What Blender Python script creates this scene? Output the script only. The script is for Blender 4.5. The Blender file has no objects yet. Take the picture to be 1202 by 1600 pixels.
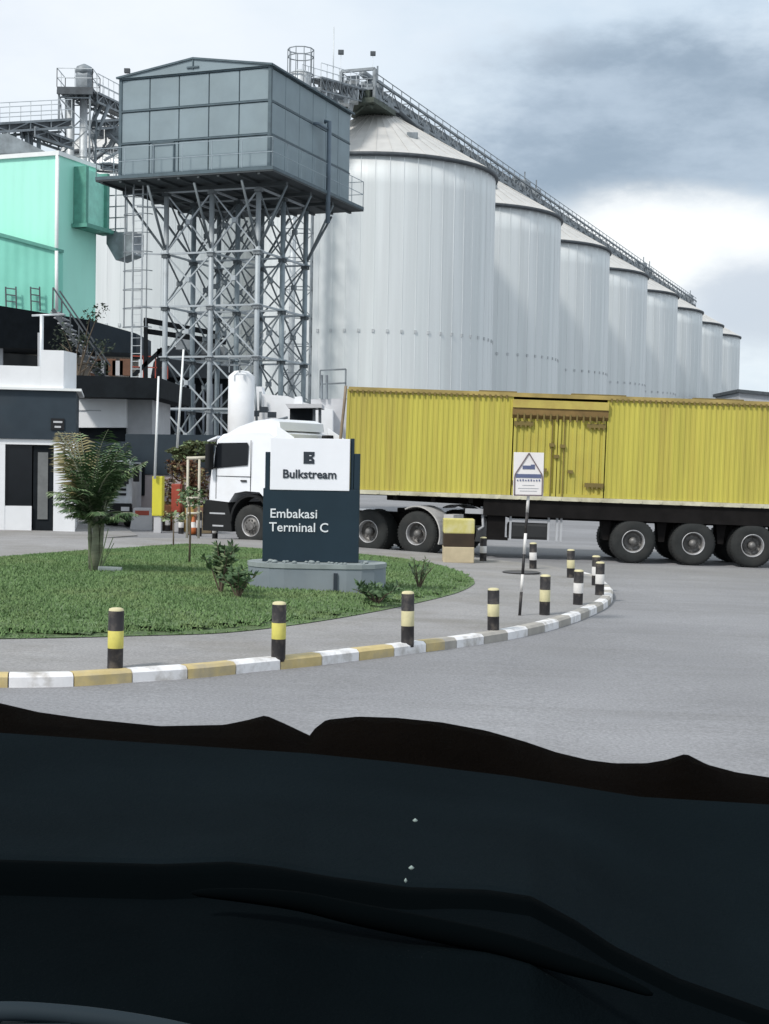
import bpy, math, random
from math import sin, cos, pi, radians, atan2, sqrt, hypot
from mathutils import Vector, Matrix
random.seed(7)
sc = bpy.context.scene
col = sc.collection
# ---------------------------------------------------------------- camera
F, CX, CY, ROLL, HC = 2250.0, 601.0, 800.0, 0.018, 2.2      # focal length in photo pixels, eye height
PITCH = math.atan((800-722)/F)
cam = bpy.data.objects.new("camera", bpy.data.cameras.new("camera"))
col.objects.link(cam); sc.camera = cam
cam.data.sensor_fit = 'VERTICAL'; cam.data.sensor_height = 24.0
cam.data.lens = F/1600*24
cam.data.clip_start = 0.05; cam.data.clip_end = 5000
cam.matrix_world = Matrix.Translation((0, 0, HC)) @ Matrix.Rotation(pi/2-PITCH, 4, 'X') @ Matrix.Rotation(ROLL, 4, 'Z')

def ray(px, py):
    du, dv = px-CX, py-CY
    u = cos(ROLL)*du+sin(ROLL)*dv; v = -sin(ROLL)*du+cos(ROLL)*dv
    return Vector((u/F, cos(PITCH)-v/F*sin(PITCH), -sin(PITCH)-v/F*cos(PITCH)))
def P(px, py, d):                    # the point of the place seen at a photo pixel, d metres ahead
    r = ray(px, py); return Vector((0, 0, HC)) + r*(d/r.y)
SL = -0.018                          # the yard falls slightly to the right
def gz(x): return SL*max(-16.0, min(16.0, x))
def G(px, py, h=0.0):                # the ground point seen at a photo pixel
    r = ray(px, py)
    t = (HC-h)/(SL*r.x-r.z)
    return Vector((0, 0, HC)) + r*t

# ---------------------------------------------------------------- light
SUN_EL, SUN_AZ = radians(47), radians(222)        # compass-like azimuth of the sun: behind and left of the camera
sd = Vector((sin(SUN_AZ)*cos(SUN_EL), cos(SUN_AZ)*cos(SUN_EL), sin(SUN_EL)))
sun = bpy.data.objects.new("sun", bpy.data.lights.new("sun", 'SUN')); col.objects.link(sun)
sun.data.energy = 2.5; sun.data.angle = radians(8); sun.data.color = (1, 0.955, 0.89)
sun.rotation_euler = sd.to_track_quat('Z', 'Y').to_euler()
sc.view_settings.view_transform = 'Standard'; sc.view_settings.look = 'None'
sc.view_settings.exposure = 0.2; sc.view_settings.gamma = 1; sc.view_settings.use_curve_mapping = False
W = bpy.data.worlds.new("World"); sc.world = W; W.use_nodes = True
nt = W.node_tree; N = nt.nodes; L = nt.links
for n in list(N): N.remove(n)
out = N.new('ShaderNodeOutputWorld'); bg = N.new('ShaderNodeBackground'); L.new(bg.outputs[0], out.inputs[0])
sky = N.new('ShaderNodeTexSky'); sky.sky_type = 'NISHITA'; sky.sun_disc = False
sky.sun_elevation = SUN_EL; sky.sun_rotation = SUN_AZ; sky.air_density = 1.0; sky.dust_density = 2.0
tc = N.new('ShaderNodeTexCoord')
def nd(t, **k):
    n = N.new(t)
    for a, b in k.items(): setattr(n, a, b)
    return n
def wmath(op, a, b=None, clamp=False):
    n = nd('ShaderNodeMath', operation=op, use_clamp=clamp)
    for i, v in enumerate((a, b)):
        if v is None: continue
        if isinstance(v, (int, float)): n.inputs[i].default_value = v
        else: L.new(v, n.inputs[i])
    return n.outputs[0]
def wnoise(scale, detail=6, sz=1.0, rough=.55, off=0):
    mp = nd('ShaderNodeMapping'); mp.inputs['Scale'].default_value = (1, 1, sz); mp.inputs['Location'].default_value = (off, off, off)
    L.new(tc.outputs['Generated'], mp.inputs[0])
    n = nd('ShaderNodeTexNoise'); n.inputs['Scale'].default_value = scale; n.inputs['Detail'].default_value = detail
    n.inputs['Roughness'].default_value = rough; L.new(mp.outputs[0], n.inputs['Vector']); return n.outputs['Fac']
def ramp(v, a, b):
    m = nd('ShaderNodeMapRange', interpolation_type='SMOOTHSTEP'); L.new(v, m.inputs[0]); m.inputs[1].default_value = a; m.inputs[2].default_value = b
    return m.outputs[0]
def mixc(f, a, b):
    m = nd('ShaderNodeMix', data_type='RGBA')
    L.new(f, m.inputs['Factor'])
    for s, v in ((m.inputs['A'], a), (m.inputs['B'], b)):
        if isinstance(v, tuple): s.default_value = (*v, 1)
        else: L.new(v, s)
    return m.outputs['Result']
n_big, n_mid, n_fine = wnoise(3.2, 7, 2.2), wnoise(9, 7, 2.4, .6, 3.1), wnoise(26, 5, 2.0, .6, 1.7)
def blob(px, py, hw, hh, soft=.5, rag=.7):     # a cloud bank around one direction of the sky, 1 inside .. 0 outside
    c = ray(px, py).normalized()
    s = nd('ShaderNodeVectorMath', operation='SUBTRACT'); L.new(tc.outputs['Generated'], s.inputs[0]); s.inputs[1].default_value = c
    m = nd('ShaderNodeVectorMath', operation='MULTIPLY'); L.new(s.outputs[0], m.inputs[0]); m.inputs[1].default_value = (F/hw, F/hw, F/hh)
    l = nd('ShaderNodeVectorMath', operation='LENGTH'); L.new(m.outputs[0], l.inputs[0])
    d = wmath('ADD', l.outputs['Value'], wmath('MULTIPLY', wmath('SUBTRACT', n_mid, .5), rag*2.2))
    d = wmath('ADD', d, wmath('MULTIPLY', wmath('SUBTRACT', n_fine, .5), rag*.8))
    m2 = nd('ShaderNodeMapRange', interpolation_type='SMOOTHSTEP'); L.new(d, m2.inputs[0])
    m2.inputs[1].default_value = 1-soft; m2.inputs[2].default_value = 1+soft; m2.inputs[3].default_value = 1; m2.inputs[4].default_value = 0
    return m2.outputs[0]
skyc = nd('ShaderNodeVectorMath', operation='SCALE'); L.new(sky.outputs[0], skyc.inputs[0]); skyc.inputs['Scale'].default_value = 0.10
c = mixc(ramp(n_big, .36, .62), (.60, .70, .80), (.80, .87, .92))          # high pale overcast
c = mixc(wmath('MULTIPLY', ramp(n_mid, .45, .7), .35), c, (.88, .94, .97))
c = mixc(wmath('MULTIPLY', blob(840, 110, 420, 150, .7), .55), c, (.58, .70, .82))
c = mixc(wmath('MULTIPLY', blob(1100, 205, 400, 135, .34, .42), .97), c, mixc(ramp(n_mid, .35, .68), (.285, .365, .455), (.44, .53, .63)))
c = mixc(wmath('MULTIPLY', blob(1070, 385, 210, 78, .4, .5), .95), c, (.98, 1.0, 1.0))
c = mixc(wmath('MULTIPLY', blob(1195, 480, 110, 70, .4, .5), .9), c, (.56, .62, .70))
c = mixc(wmath('MULTIPLY', blob(150, 60, 420, 140, .7), .5), c, (.92, .94, .98))
fin = nd('ShaderNodeMix', data_type='RGBA'); fin.inputs['Factor'].default_value = .9
L.new(skyc.outputs[0], fin.inputs['A']); L.new(c, fin.inputs['B'])
L.new(fin.outputs['Result'], bg.inputs[0]); bg.inputs[1].default_value = 1.0
sc.cycles.max_bounces = 6; sc.cycles.use_denoising = True

# ---------------------------------------------------------------- materials
MATS = {}
def M(name, rgb, rough=.7, metal=0, var=.15, scale=3.0, stretch=(1, 1, 1), bump=0, bscale=None, dirt=None, damt=0, dscale=.6, spec=None, blotch=0, bl_scale=.3, streak=None, speck=0, wave=None):
    if name in MATS: return MATS[name]
    m = bpy.data.materials.new(name); m.use_nodes = True; MATS[name] = m
    t = m.node_tree; b = t.nodes['Principled BSDF']
    b.inputs['Roughness'].default_value = rough; b.inputs['Metallic'].default_value = metal
    if spec is not None: b.inputs['Specular IOR Level'].default_value = spec
    co = t.nodes.new('ShaderNodeTexCoord'); mp = t.nodes.new('ShaderNodeMapping'); mp.inputs['Scale'].default_value = stretch
    t.links.new(co.outputs['Object'], mp.inputs[0])
    def noise(s, d=5):
        n = t.nodes.new('ShaderNodeTexNoise'); n.inputs['Scale'].default_value = s; n.inputs['Detail'].default_value = d; n.inputs['Roughness'].default_value = .6
        t.links.new(mp.outputs[0], n.inputs['Vector']); return n.outputs['Fac']
    def mr(v, a, b_, c_, d_):
        n = t.nodes.new('ShaderNodeMapRange'); t.links.new(v, n.inputs[0])
        for i, q in enumerate((a, b_, c_, d_)): n.inputs[i+1].default_value = q
        return n.outputs[0]
    def mix(f, a, b_):
        n = t.nodes.new('ShaderNodeMix'); n.data_type = 'RGBA'
        t.links.new(f, n.inputs['Factor'])
        for s, v in ((n.inputs['A'], a), (n.inputs['B'], b_)):
            if isinstance(v, tuple): s.default_value = (*v, 1)
            else: t.links.new(v, s)
        return n.outputs['Result']
    c = mix(mr(noise(scale), .3, .7, 0, 1), tuple(max(0, x*(1-var)) for x in rgb), tuple(min(1, x*(1+var)) for x in rgb))
    if blotch:
        c = mix(mr(noise(bl_scale, 3), .42, .62, 0, blotch), c, tuple(x*.62 for x in rgb))
    if dirt: c = mix(mr(noise(dscale, 7), .48, .72, 0, damt), c, dirt)
    if streak:
        m3 = t.nodes.new('ShaderNodeMapping'); m3.inputs['Scale'].default_value = streak[2]; m3.inputs['Rotation'].default_value = (0, 0, .25); t.links.new(co.outputs['Object'], m3.inputs[0])
        n3 = t.nodes.new('ShaderNodeTexNoise'); n3.inputs['Scale'].default_value = 1.0; n3.inputs['Detail'].default_value = 7; n3.inputs['Roughness'].default_value = .68; t.links.new(m3.outputs[0], n3.inputs['Vector'])
        c = mix(mr(n3.outputs['Fac'], .50, .68, 0, streak[1]), c, streak[0])
    if speck:
        n4 = noise(32, 3); mm = t.nodes.new('ShaderNodeMix'); mm.data_type = 'RGBA'; mm.blend_type = 'MULTIPLY'; mm.inputs['Factor'].default_value = 1
        t.links.new(c, mm.inputs['A'])
        cb = t.nodes.new('ShaderNodeCombineColor'); q4 = mr(n4, .3, .7, 1-speck, 1+speck)
        for k_ in range(3): t.links.new(q4, cb.inputs[k_])
        t.links.new(cb.outputs[0], mm.inputs['B']); c = mm.outputs['Result']
    t.links.new(c, b.inputs['Base Color'])
    if wave:
        w_ = t.nodes.new('ShaderNodeTexWave'); w_.bands_direction = wave[0]; w_.inputs['Scale'].default_value = wave[1]; w_.inputs['Distortion'].default_value = 0; t.links.new(co.outputs['Object'], w_.inputs['Vector'])
        bn = t.nodes.new('ShaderNodeBump'); bn.inputs['Strength'].default_value = wave[2]; bn.inputs['Distance'].default_value = .05; t.links.new(w_.outputs['Fac'], bn.inputs['Height']); t.links.new(bn.outputs[0], b.inputs['Normal'])
    if bump:
        bn = t.nodes.new('ShaderNodeBump'); bn.inputs['Strength'].default_value = bump; bn.inputs['Distance'].default_value = .02
        t.links.new(noise(bscale or scale*8, 6), bn.inputs['Height']); t.links.new(bn.outputs[0], b.inputs['Normal'])
    return m
asphalt = M('asphalt', (.250, .250, .262), .88, var=.12, scale=.35, bump=.5, bscale=38, dirt=(.185, .183, .187), damt=.55, dscale=.30, blotch=.35, bl_scale=.14, streak=((.17, .168, .17), .55, (.10, 1.1, 1)), speck=.22)
paving = M('paving', (.275, .268, .268), .92, var=.12, scale=.9, bump=.5, bscale=40, dirt=(.20, .185, .165), damt=.7, dscale=.6, streak=((.19, .185, .17), .5, (.3, 1.2, 1)), speck=.2)
soil_grass = M('lawn_soil', (.125, .185, .085), .95, var=.3, scale=2.0, dirt=(.07, .08, .03), damt=.6, dscale=.9)
blade_m = M('grass_blade', (.160, .250, .110), .95, var=.18, scale=.45, dirt=(.235, .275, .135), damt=.6, dscale=.8, spec=.05, blotch=.3, bl_scale=.5)
kerb_w = M('kerb_white_paint', (.78, .77, .78), .6, var=.08, scale=6, dirt=(.33, .30, .26), damt=.9, dscale=4.5)
kerb_y = M('kerb_ochre_paint', (.53, .42, .20), .75, var=.15, scale=5, dirt=(.33, .30, .25), damt=.8, dscale=3)
kerb_c = M('kerb_bare_concrete', (.36, .34, .31), .9, var=.15, scale=5)
silo_m = M('galvanised_steel', (.69, .715, .72), .5, .2, var=.10, scale=.9, stretch=(1.3, 1.3, .035), bump=.0, dirt=(.55, .59, .585), damt=.5, dscale=.5)
silo_rib = M('galvanised_rib', (.69, .715, .72), .5, .3, var=.12, scale=1, stretch=(1, 1, .1))
roof_m = M('silo_roof_sheet', (.57, .56, .54), .6, .25, var=.08, scale=.8)
dark_ring = M('dark_steel', (.075, .085, .095), .6, .3, var=.3, scale=2)
truss_m = M('weathered_galvanised_truss', (.22, .245, .265), .6, .3, var=.35, scale=1.5)
pale_steel = M('pale_steel', (.55, .58, .60), .5, .3, var=.15, scale=2)
tank_m = M('tank_panel_paint', (.215, .275, .305), .6, .05, var=.12, scale=.7, dirt=(.23, .29, .31), damt=.5, dscale=.9)
tank_joint = M('tank_flange', (.075, .11, .13), .6, .1, var=.2, scale=3)
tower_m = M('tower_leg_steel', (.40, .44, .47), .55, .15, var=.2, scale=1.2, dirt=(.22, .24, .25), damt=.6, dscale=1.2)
brace_shade_m = M('tower_brace_shaded_steel', (.15, .175, .19), .6, .15, var=.3, scale=.7)  # darkened to paint in the shade inside the tower
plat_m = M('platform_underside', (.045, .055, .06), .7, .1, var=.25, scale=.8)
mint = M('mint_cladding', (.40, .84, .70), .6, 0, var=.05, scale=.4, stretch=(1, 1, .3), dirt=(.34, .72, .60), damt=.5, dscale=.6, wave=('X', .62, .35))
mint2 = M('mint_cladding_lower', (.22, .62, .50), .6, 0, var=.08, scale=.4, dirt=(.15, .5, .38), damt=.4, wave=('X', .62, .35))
trim_w = M('white_trim', (.78, .80, .80), .5, 0, var=.05)
wall_w = M('white_render', (.80, .81, .83), .8, 0, var=.04, scale=1.5, dirt=(.6, .6, .6), damt=.35, dscale=1)
wall_g = M('grey_render', (.42, .43, .45), .85, 0, var=.08)
wall_pale = M('pale_render', (.52, .52, .54), .85, 0, var=.08)
slate = M('slate_paint', (.036, .050, .064), .7, 0, var=.15, scale=1, dirt=(.06, .07, .08), damt=.4, spec=.2)
slate_d = M('dark_cladding', (.012, .015, .018), .85, 0, var=.25, spec=.12)
dark_in = M('dark_interior', (.012, .013, .016), .9)
beige = M('beige_render', (.38, .34, .29), .9, 0, var=.15)
glass_d = M('dark_glass', (.010, .012, .015), .12, 0, var=.1, spec=.3)
yel_t = M('olive_yellow_trailer_paint', (.485, .435, .072), .65, 0, var=.14, scale=1.3, stretch=(2.5, 1, .15), dirt=(.40, .31, .06), damt=.6, dscale=.9, streak=((.30, .22, .06), .45, (3.0, 1, .12)))
yel_d = M('trailer_door_paint', (.475, .42, .078), .65, 0, var=.10, scale=1.0, dirt=(.43, .32, .06), damt=.6, dscale=.8)
rust = M('header_shadow_brown', (.20, .125, .04), .75, 0, var=.25, scale=3)  # dark brown that paints in the shadow under the trailer door header
rail_c = M('cream_rail', (.58, .55, .42), .6, 0, var=.2, scale=3, dirt=(.28, .25, .16), damt=.7, dscale=2)
chassis = M('black_chassis', (.010, .009, .009), .85, 0, var=.3, spec=.15)
tyre_m = M('tyre_rubber', (.019, .021, .021), .9, 0, var=.25, scale=5, dirt=(.045, .043, .040), damt=.6, dscale=2)
rim_m = M('steel_rim', (.17, .165, .16), .5, .3, var=.35, scale=6, dirt=(.05, .045, .04), damt=.7, dscale=4)
rim_l = M('rim_lip', (.42, .42, .43), .5, .3, var=.3, scale=5, dirt=(.14, .13, .12), damt=.7, dscale=4)
cab_w = M('white_cab_paint', (.80, .82, .86), .28, 0, var=.03, scale=1.5, dirt=(.62, .61, .60), damt=.3, dscale=1.2)
plastic_d = M('dark_plastic', (.015, .016, .017), .7, 0, var=.2, spec=.2)
alu = M('aluminium', (.55, .55, .57), .4, .7, var=.2)
blk = M('black_bollard_paint', (.020, .018, .020), .6, 0, var=.3, scale=8, dirt=(.13, .11, .09), damt=.75, dscale=9)
crm = M('cream_bollard_paint', (.60, .55, .33), .7, 0, var=.12, scale=8, dirt=(.35, .31, .2), damt=.5, dscale=6)
yelb = M('yellow_bollard_paint', (.62, .56, .13), .7, 0, var=.12, scale=8, dirt=(.35, .31, .12), damt=.5, dscale=6)
wht = M('white_bollard_paint', (.70, .68, .66), .7, 0, var=.1, scale=8, dirt=(.35, .33, .3), damt=.5, dscale=6)
navy = M('navy_sign_panel', (.016, .032, .046), .6, 0, var=.12, scale=1.2, spec=.2)
sign_w = M('white_sign_face', (.84, .85, .90), .4, 0, var=.02)
ink = M('sign_ink', (.02, .028, .04), .5, 0, var=.05)
lett = M('pale_lettering', (.70, .73, .76), .5, 0, var=.05)
plinth_m = M('plinth_concrete', (.19, .225, .255), .85, 0, var=.12, scale=1.5, dirt=(.26, .27, .27), damt=.4)
plinth_t = M('plinth_top', (.24, .275, .28), .85, 0, var=.15, scale=4)
blue_i = M('warning_sign_blue', (.10, .12, .22), .5, 0, var=.1)
frame_br = M('brown_sign_frame', (.16, .12, .13), .6, 0, var=.1)
leaf_g = M('palm_leaf', (.065, .115, .050), .55, 0, var=.35, scale=2.5, spec=.3)
leaf_l = M('palm_leaf_pale', (.17, .23, .11), .6, 0, var=.3, scale=2.5)
leaf_y = M('palm_leaf_dry', (.22, .19, .09), .7, 0, var=.3, scale=2.5)
stem_m = M('palm_stem', (.20, .215, .15), .85, 0, var=.3, scale=4, stretch=(1, 1, 5), dirt=(.12, .10, .07), damt=.7, dscale=6)
bush_m = M('bush_leaf', (.075, .085, .032), .8, 0, var=.35, scale=1.5)
bush_r = M('bush_leaf_russet', (.11, .045, .022), .8, 0, var=.4, scale=1.5)
bark = M('bark', (.11, .085, .06), .9, 0, var=.3, scale=6)
cream_p = M('cream_pipe', (.52, .49, .40), .6, 0, var=.1)
red_p = M('red_paint', (.35, .06, .035), .6, 0, var=.2)
yel_c = M('cabinet_yellow', (.65, .60, .05), .5, 0, var=.08)
dash_m = M('dashboard_shaded_vinyl', (.0046, .0080, .0102), .95, 0, var=.22, scale=4, bump=.3, bscale=420, spec=.02, blotch=.5, bl_scale=3)  # dashboard colours kept near black in place of an unbuilt cab roof's shade
dash_l = M('dashboard_shaded_lower_vinyl', (.0022, .0038, .0048), .98, 0, var=.3, scale=4, bump=.3, bscale=420, spec=.01)
dash_e = M('dashboard_trim_brown', (.0028, .0020, .0015), .95, 0, var=.3, scale=12, bump=.5, bscale=300, spec=.01)
dash_s = M('dashboard_seam_black', (.0010, .0018, .0022), .98, 0, var=.2, spec=.01)
rim_leather = M('wheel_leather', (.018, .027, .034), .7, 0, var=.15, spec=.1)
dust_m = M('dust_fleck', (.24, .30, .28), .8)

# ---------------------------------------------------------------- mesh helpers
ROOTM = {}
class MB:
    def __init__(s): s.v, s.f, s.m, s.sm = [], [], [], []
    def add(s, vs, fs, mi=0, smooth=False):
        o = len(s.v); s.v += [Vector(v) for v in vs]
        for f in fs: s.f.append([o+i for i in f]); s.m.append(mi); s.sm.append(smooth)
        return s
    def box(s, x0, x1, y0, y1, z0, z1, mi=0, bev=0):
        if bev:
            pts = [(x0, y0, x1, y1)]
            b = bev
            vs = []
            for (z, k) in ((z0, b), (z0+b, 0), (z1-b, 0), (z1, b)):
                a0, a1, c0, c1 = x0+k, x1-k, y0+k, y1-k
                if k == 0: q = [(x0+b, y0), (x1-b, y0), (x1, y0+b), (x1, y1-b), (x1-b, y1), (x0+b, y1), (x0, y1-b), (x0, y0+b)]
                else: q = [(x0+b, y0+k*.3), (x1-b, y0+k*.3), (x1-k*.3, y0+b), (x1-k*.3, y1-b), (x1-b, y1-k*.3), (x0+b, y1-k*.3), (x0+k*.3, y1-b), (x0+k*.3, y0+b)]
                vs += [(a, c_, z) for a, c_ in q]
            fs = [list(range(7, -1, -1)), list(range(24, 32))]
            for r in range(3):
                for i in range(8): j = (i+1) % 8; fs.append([r*8+i, r*8+j, r*8+8+j, r*8+8+i])
            return s.add(vs, fs, mi)
        vs = [(x, y, z) for z in (z0, z1) for x, y in ((x0, y0), (x1, y0), (x1, y1), (x0, y1))]
        return s.add(vs, [[3, 2, 1, 0], [4, 5, 6, 7], [0, 1, 5, 4], [1, 2, 6, 5], [2, 3, 7, 6], [3, 0, 4, 7]], mi)
    def tube(s, pts, r, n=6, mi=0, smooth=True, cap=True):
        pts = [Vector(p) for p in pts]; rs = r if isinstance(r, (list, tuple)) else [r]*len(pts)
        vs = []; up = None
        for i, p in enumerate(pts):
            t = (pts[min(i+1, len(pts)-1)]-pts[max(i-1, 0)])
            if t.length < 1e-9: t = Vector((0, 0, 1))
            t.normalize()
            if up is None: up = Vector((0, 0, 1)) if abs(t.z) < .9 else Vector((1, 0, 0))
            a = t.cross(up)
            if a.length < 1e-6: a = t.orthogonal()
            a.normalize(); b = t.cross(a).normalized(); up = b if abs(b.dot(t)) < .5 else up
            up = (a.cross(t)).normalized()
            for k in range(n):
                w = 2*pi*(k+.5)/n; vs.append(p+(a*cos(w)+up*sin(w))*rs[i])
        fs = []
        for i in range(len(pts)-1):
            for k in range(n): j = (k+1) % n; fs.append([i*n+k, i*n+j, i*n+n+j, i*n+n+k])
        if cap: fs.append(list(range(n-1, -1, -1))); fs.append([(len(pts)-1)*n+k for k in range(n)])
        return s.add(vs, fs, mi, smooth and n > 5)
    def lathe(s, prof, c=(0, 0, 0), n=24, mi=0, axis='z', a0=0, smooth=True, mis=None, caps=(True, True)):
        c = Vector(c); vs = []
        for r, h in prof:
            for k in range(n):
                w = a0+2*pi*k/n
                p = (r*cos(w), r*sin(w), h)
                if axis == 'y': p = (p[0], h, p[1])
                if axis == 'x': p = (h, p[0], p[1])
                vs.append(c+Vector(p))
        o = len(s.v); s.v += vs
        for i in range(len(prof)-1):
            for k in range(n):
                j = (k+1) % n; s.f.append([o+i*n+k, o+i*n+j, o+i*n+n+j, o+i*n+n+k]); s.m.append(mis[i] if mis else mi); s.sm.append(smooth)
        for ci, i in enumerate((0, len(prof)-1)):
            if caps[ci] and prof[i][0] > 1e-6: s.f.append([o+i*n+k for k in range(n)]); s.m.append(mis[min(i, len(prof)-2)] if mis else mi); s.sm.append(False)
        return s
    def prism(s, poly, vec, mi=0):      # polygon of 3D points pushed along vec
        n = len(poly); vec = Vector(vec); a = [Vector(p) for p in poly]; b = [p+vec for p in a]
        fs = [list(range(n)), list(range(2*n-1, n-1, -1))]+[[i, n+i, n+(i+1) % n, (i+1) % n] for i in range(n)]
        return s.add(a+b, fs, mi)
    def build(s, name, mats, parent=None, world=False, fixn=True):
        me = bpy.data.meshes.new(name)
        vs = s.v
        if world and parent is not None:
            inv = ROOTM[root_of(parent).name].inverted(); vs = [inv @ v for v in vs]
        org = Vector((0, 0, 0))
        if parent is None:               # a thing that is one mesh: origin at its base
            xs = [v.x for v in vs]; ys = [v.y for v in vs]; zs = [v.z for v in vs]
            org = Vector(((min(xs)+max(xs))/2, (min(ys)+max(ys))/2, min(zs))); vs = [v-org for v in vs]
        me.from_pydata([tuple(v) for v in vs], [], s.f)
        if not isinstance(mats, (list, tuple)): mats = [mats]
        for m in mats: me.materials.append(m)
        me.polygons.foreach_set('material_index', s.m); me.polygons.foreach_set('use_smooth', s.sm)
        if fixn and len(s.f) < 30000:
            import bmesh
            bm = bmesh.new(); bm.from_mesh(me); bmesh.ops.recalc_face_normals(bm, faces=bm.faces); bm.to_mesh(me); bm.free()
        me.update()
        o = bpy.data.objects.new(name, me); col.objects.link(o); o.location = org
        if parent: o.parent = parent
        else: ROOTM[o.name] = Matrix.Translation(org)
        return o
def root_of(o):
    while o.parent: o = o.parent
    return o
def tag(o, label=None, cat=None, group=None, kind=None):
    if label: o['label'] = label
    if cat: o['category'] = cat
    if group: o['group'] = group
    if kind: o['kind'] = kind
    return o
def thing(name, label, cat, loc=(0, 0, 0), rz=0, group=None, ry=0):
    o = bpy.data.objects.new(name, None); col.objects.link(o); o.empty_display_size = .2
    o.location = loc; o.rotation_euler = (0, ry, rz)
    ROOTM[o.name] = Matrix.Translation(loc) @ Matrix.Rotation(rz, 4, 'Z') @ Matrix.Rotation(ry, 4, 'Y')
    return tag(o, label, cat, group)
def kids(o): return [c for c in bpy.data.objects if c.parent == o]
def copy_tree(o, parent=None):
    c = o.copy(); col.objects.link(c)
    if parent is not None: c.parent = parent
    for ch in kids(o): copy_tree(ch, c)
    return c
def pxpoly(pts, d): return [P(x, y, d) for x, y in pts]
def text_mb(s, size, bold=0, extr=.006):
    cu = bpy.data.curves.new('t', 'FONT'); cu.body = s; cu.size = size; cu.extrude = extr; cu.offset = bold; cu.resolution_u = 3
    to = bpy.data.objects.new('t', cu); me = bpy.data.meshes.new_from_object(to)
    vs = [v.co.copy() for v in me.vertices]; fs = [list(p.vertices) for p in me.polygons]
    bpy.data.objects.remove(to); bpy.data.curves.remove(cu); bpy.data.meshes.remove(me)
    return vs, fs
ANG = 0.3697                                     # the whole plant is laid out on axes turned this much from the view
U = Vector((sin(ANG), cos(ANG), 0)); V = Vector((-cos(ANG), sin(ANG), 0))

# ================================================================ ground
mb = MB()
xs = [-1500, -400, -120, -50, -16, -8, 0, 8, 16, 50, 120, 400, 1500]; ys = [-300, -20, 0, 8, 20, 35, 60, 120, 300, 900, 3000]
for y in ys:
    for x in xs: mb.v.append(Vector((x, y, gz(x))))
nx = len(xs)
for j in range(len(ys)-1):
    for i in range(nx-1): mb.f.append([j*nx+i, j*nx+i+1, j*nx+nx+i+1, j*nx+nx+i]); mb.m.append(0); mb.sm.append(False)
o = mb.build('ground', asphalt); tag(o, kind='structure')
# kerb line in the road (photo pixels of the foot of the kerb, laid on the ground)
foot = [(-330, 1062), (-150, 1071), (0, 1074.5), (110, 1073), (215, 1066), (315, 1059), (400, 1050), (480, 1042), (555, 1033), (620, 1025), (680, 1017), (740, 1009), (800, 999),
        (850, 988), (890, 976), (925, 962), (950, 948), (958, 934), (950, 921), (930, 908), (895, 898)]
foot = [G(*p) for p in foot]
def catmull(pts, n=14):
    r = []
    for i in range(len(pts)-1):
        p0, p1, p2, p3 = pts[max(i-1, 0)], pts[i], pts[i+1], pts[min(i+2, len(pts)-1)]
        for k in range(n):
            t = k/n; r.append(.5*((2*p1)+(p2-p0)*t+(2*p0-5*p1+4*p2-p3)*t*t+(3*p1-p0-3*p2+p3)*t**3))
    return r+[pts[-1]]
path = catmull(foot)
def resample(pts, step):
    r = [pts[0].copy()]; acc = 0
    for a, b in zip(pts, pts[1:]):
        seg = (b-a).length; t = step-acc
        while t <= seg: r.append(a+(b-a)*(t/seg)); t += step
        acc = (acc+seg) % step if seg else acc
    return r
st = G(18, 1074)                                  # a white stone starts here
d_to = 0; best = 9e9; run = 0
for a, b in zip(path, path[1:]):
    if (a-st).length < best: best = (a-st).length; d_to = run
    run += (b-a).length
KS = .605
sub = 5
off = d_to % KS
tmp = resample(path, .01); tmp = tmp[int(off/.01):]
kp = tmp[::int(KS/sub*100)]
n_to = round((d_to-off)/KS)
def inward(pts, w):
    r = []
    for i, p in enumerate(pts):
        t = pts[min(i+1, len(pts)-1)]-pts[max(i-1, 0)]; t.z = 0; t.normalize()
        nrm = Vector((-t.y, t.x, 0)); q = p+nrm*w; q.z = gz(q.x); r.append(q)
    return r
KH = .125
mb = MB()
a0 = kp; a1 = inward(kp, .035); a2 = inward(kp, .15)
Z = Vector((0, 0, 1))
for s in range(0, len(kp)-1):
    seg = s//sub; white = (seg-n_to) % 2 == 0
    far = kp[s].y > 17
    mi = 0 if white else (2 if far else 1)
    gap = .012 if s % sub == sub-1 else 0
    def sl(L_, dz, k):
        p = L_[s+k].copy()
        if k and gap: p = L_[s+1]+(L_[s]-L_[s+1]).normalized()*gap
        return p+Z*dz
    q = []
    for k in (0, 1): q += [sl(a0, -.05, k), sl(a0, KH-.03, k), sl(a1, KH, k), sl(a2, KH, k), sl(a2, -.05, k)]
    mb.add(q, [[0, 1, 6, 5], [1, 2, 7, 6], [2, 3, 8, 7], [3, 4, 9, 8], [4, 3, 2, 1, 0], [5, 6, 7, 8, 9]], mi)
o = mb.build('kerb', [kerb_w, kerb_y, kerb_c]); tag(o, kind='structure')
# paved island inside the kerb, reaching behind to the road the lorry stands on
inner = inward(kp, .12)[::3]
back = [G(p[0], p[1]) for p in [(860, 893), (810, 887), (750, 880), (690, 873), (600, 866), (500, 858), (400, 851), (300, 848), (150, 848), (-100, 846), (-420, 842)]]
poly = inner+back
vs = [Vector((p.x, p.y, gz(p.x)+KH-.006)) for p in poly]; lo = [Vector((p.x, p.y, gz(p.x)-.1)) for p in poly]
n = len(vs)
mb = MB(); mb.add(vs+lo, [list(range(n))]+[[i, n+i, n+(i+1) % n, (i+1) % n] for i in range(n)], 0)
o = mb.build('pavement', paving); tag(o, kind='structure')
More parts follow.
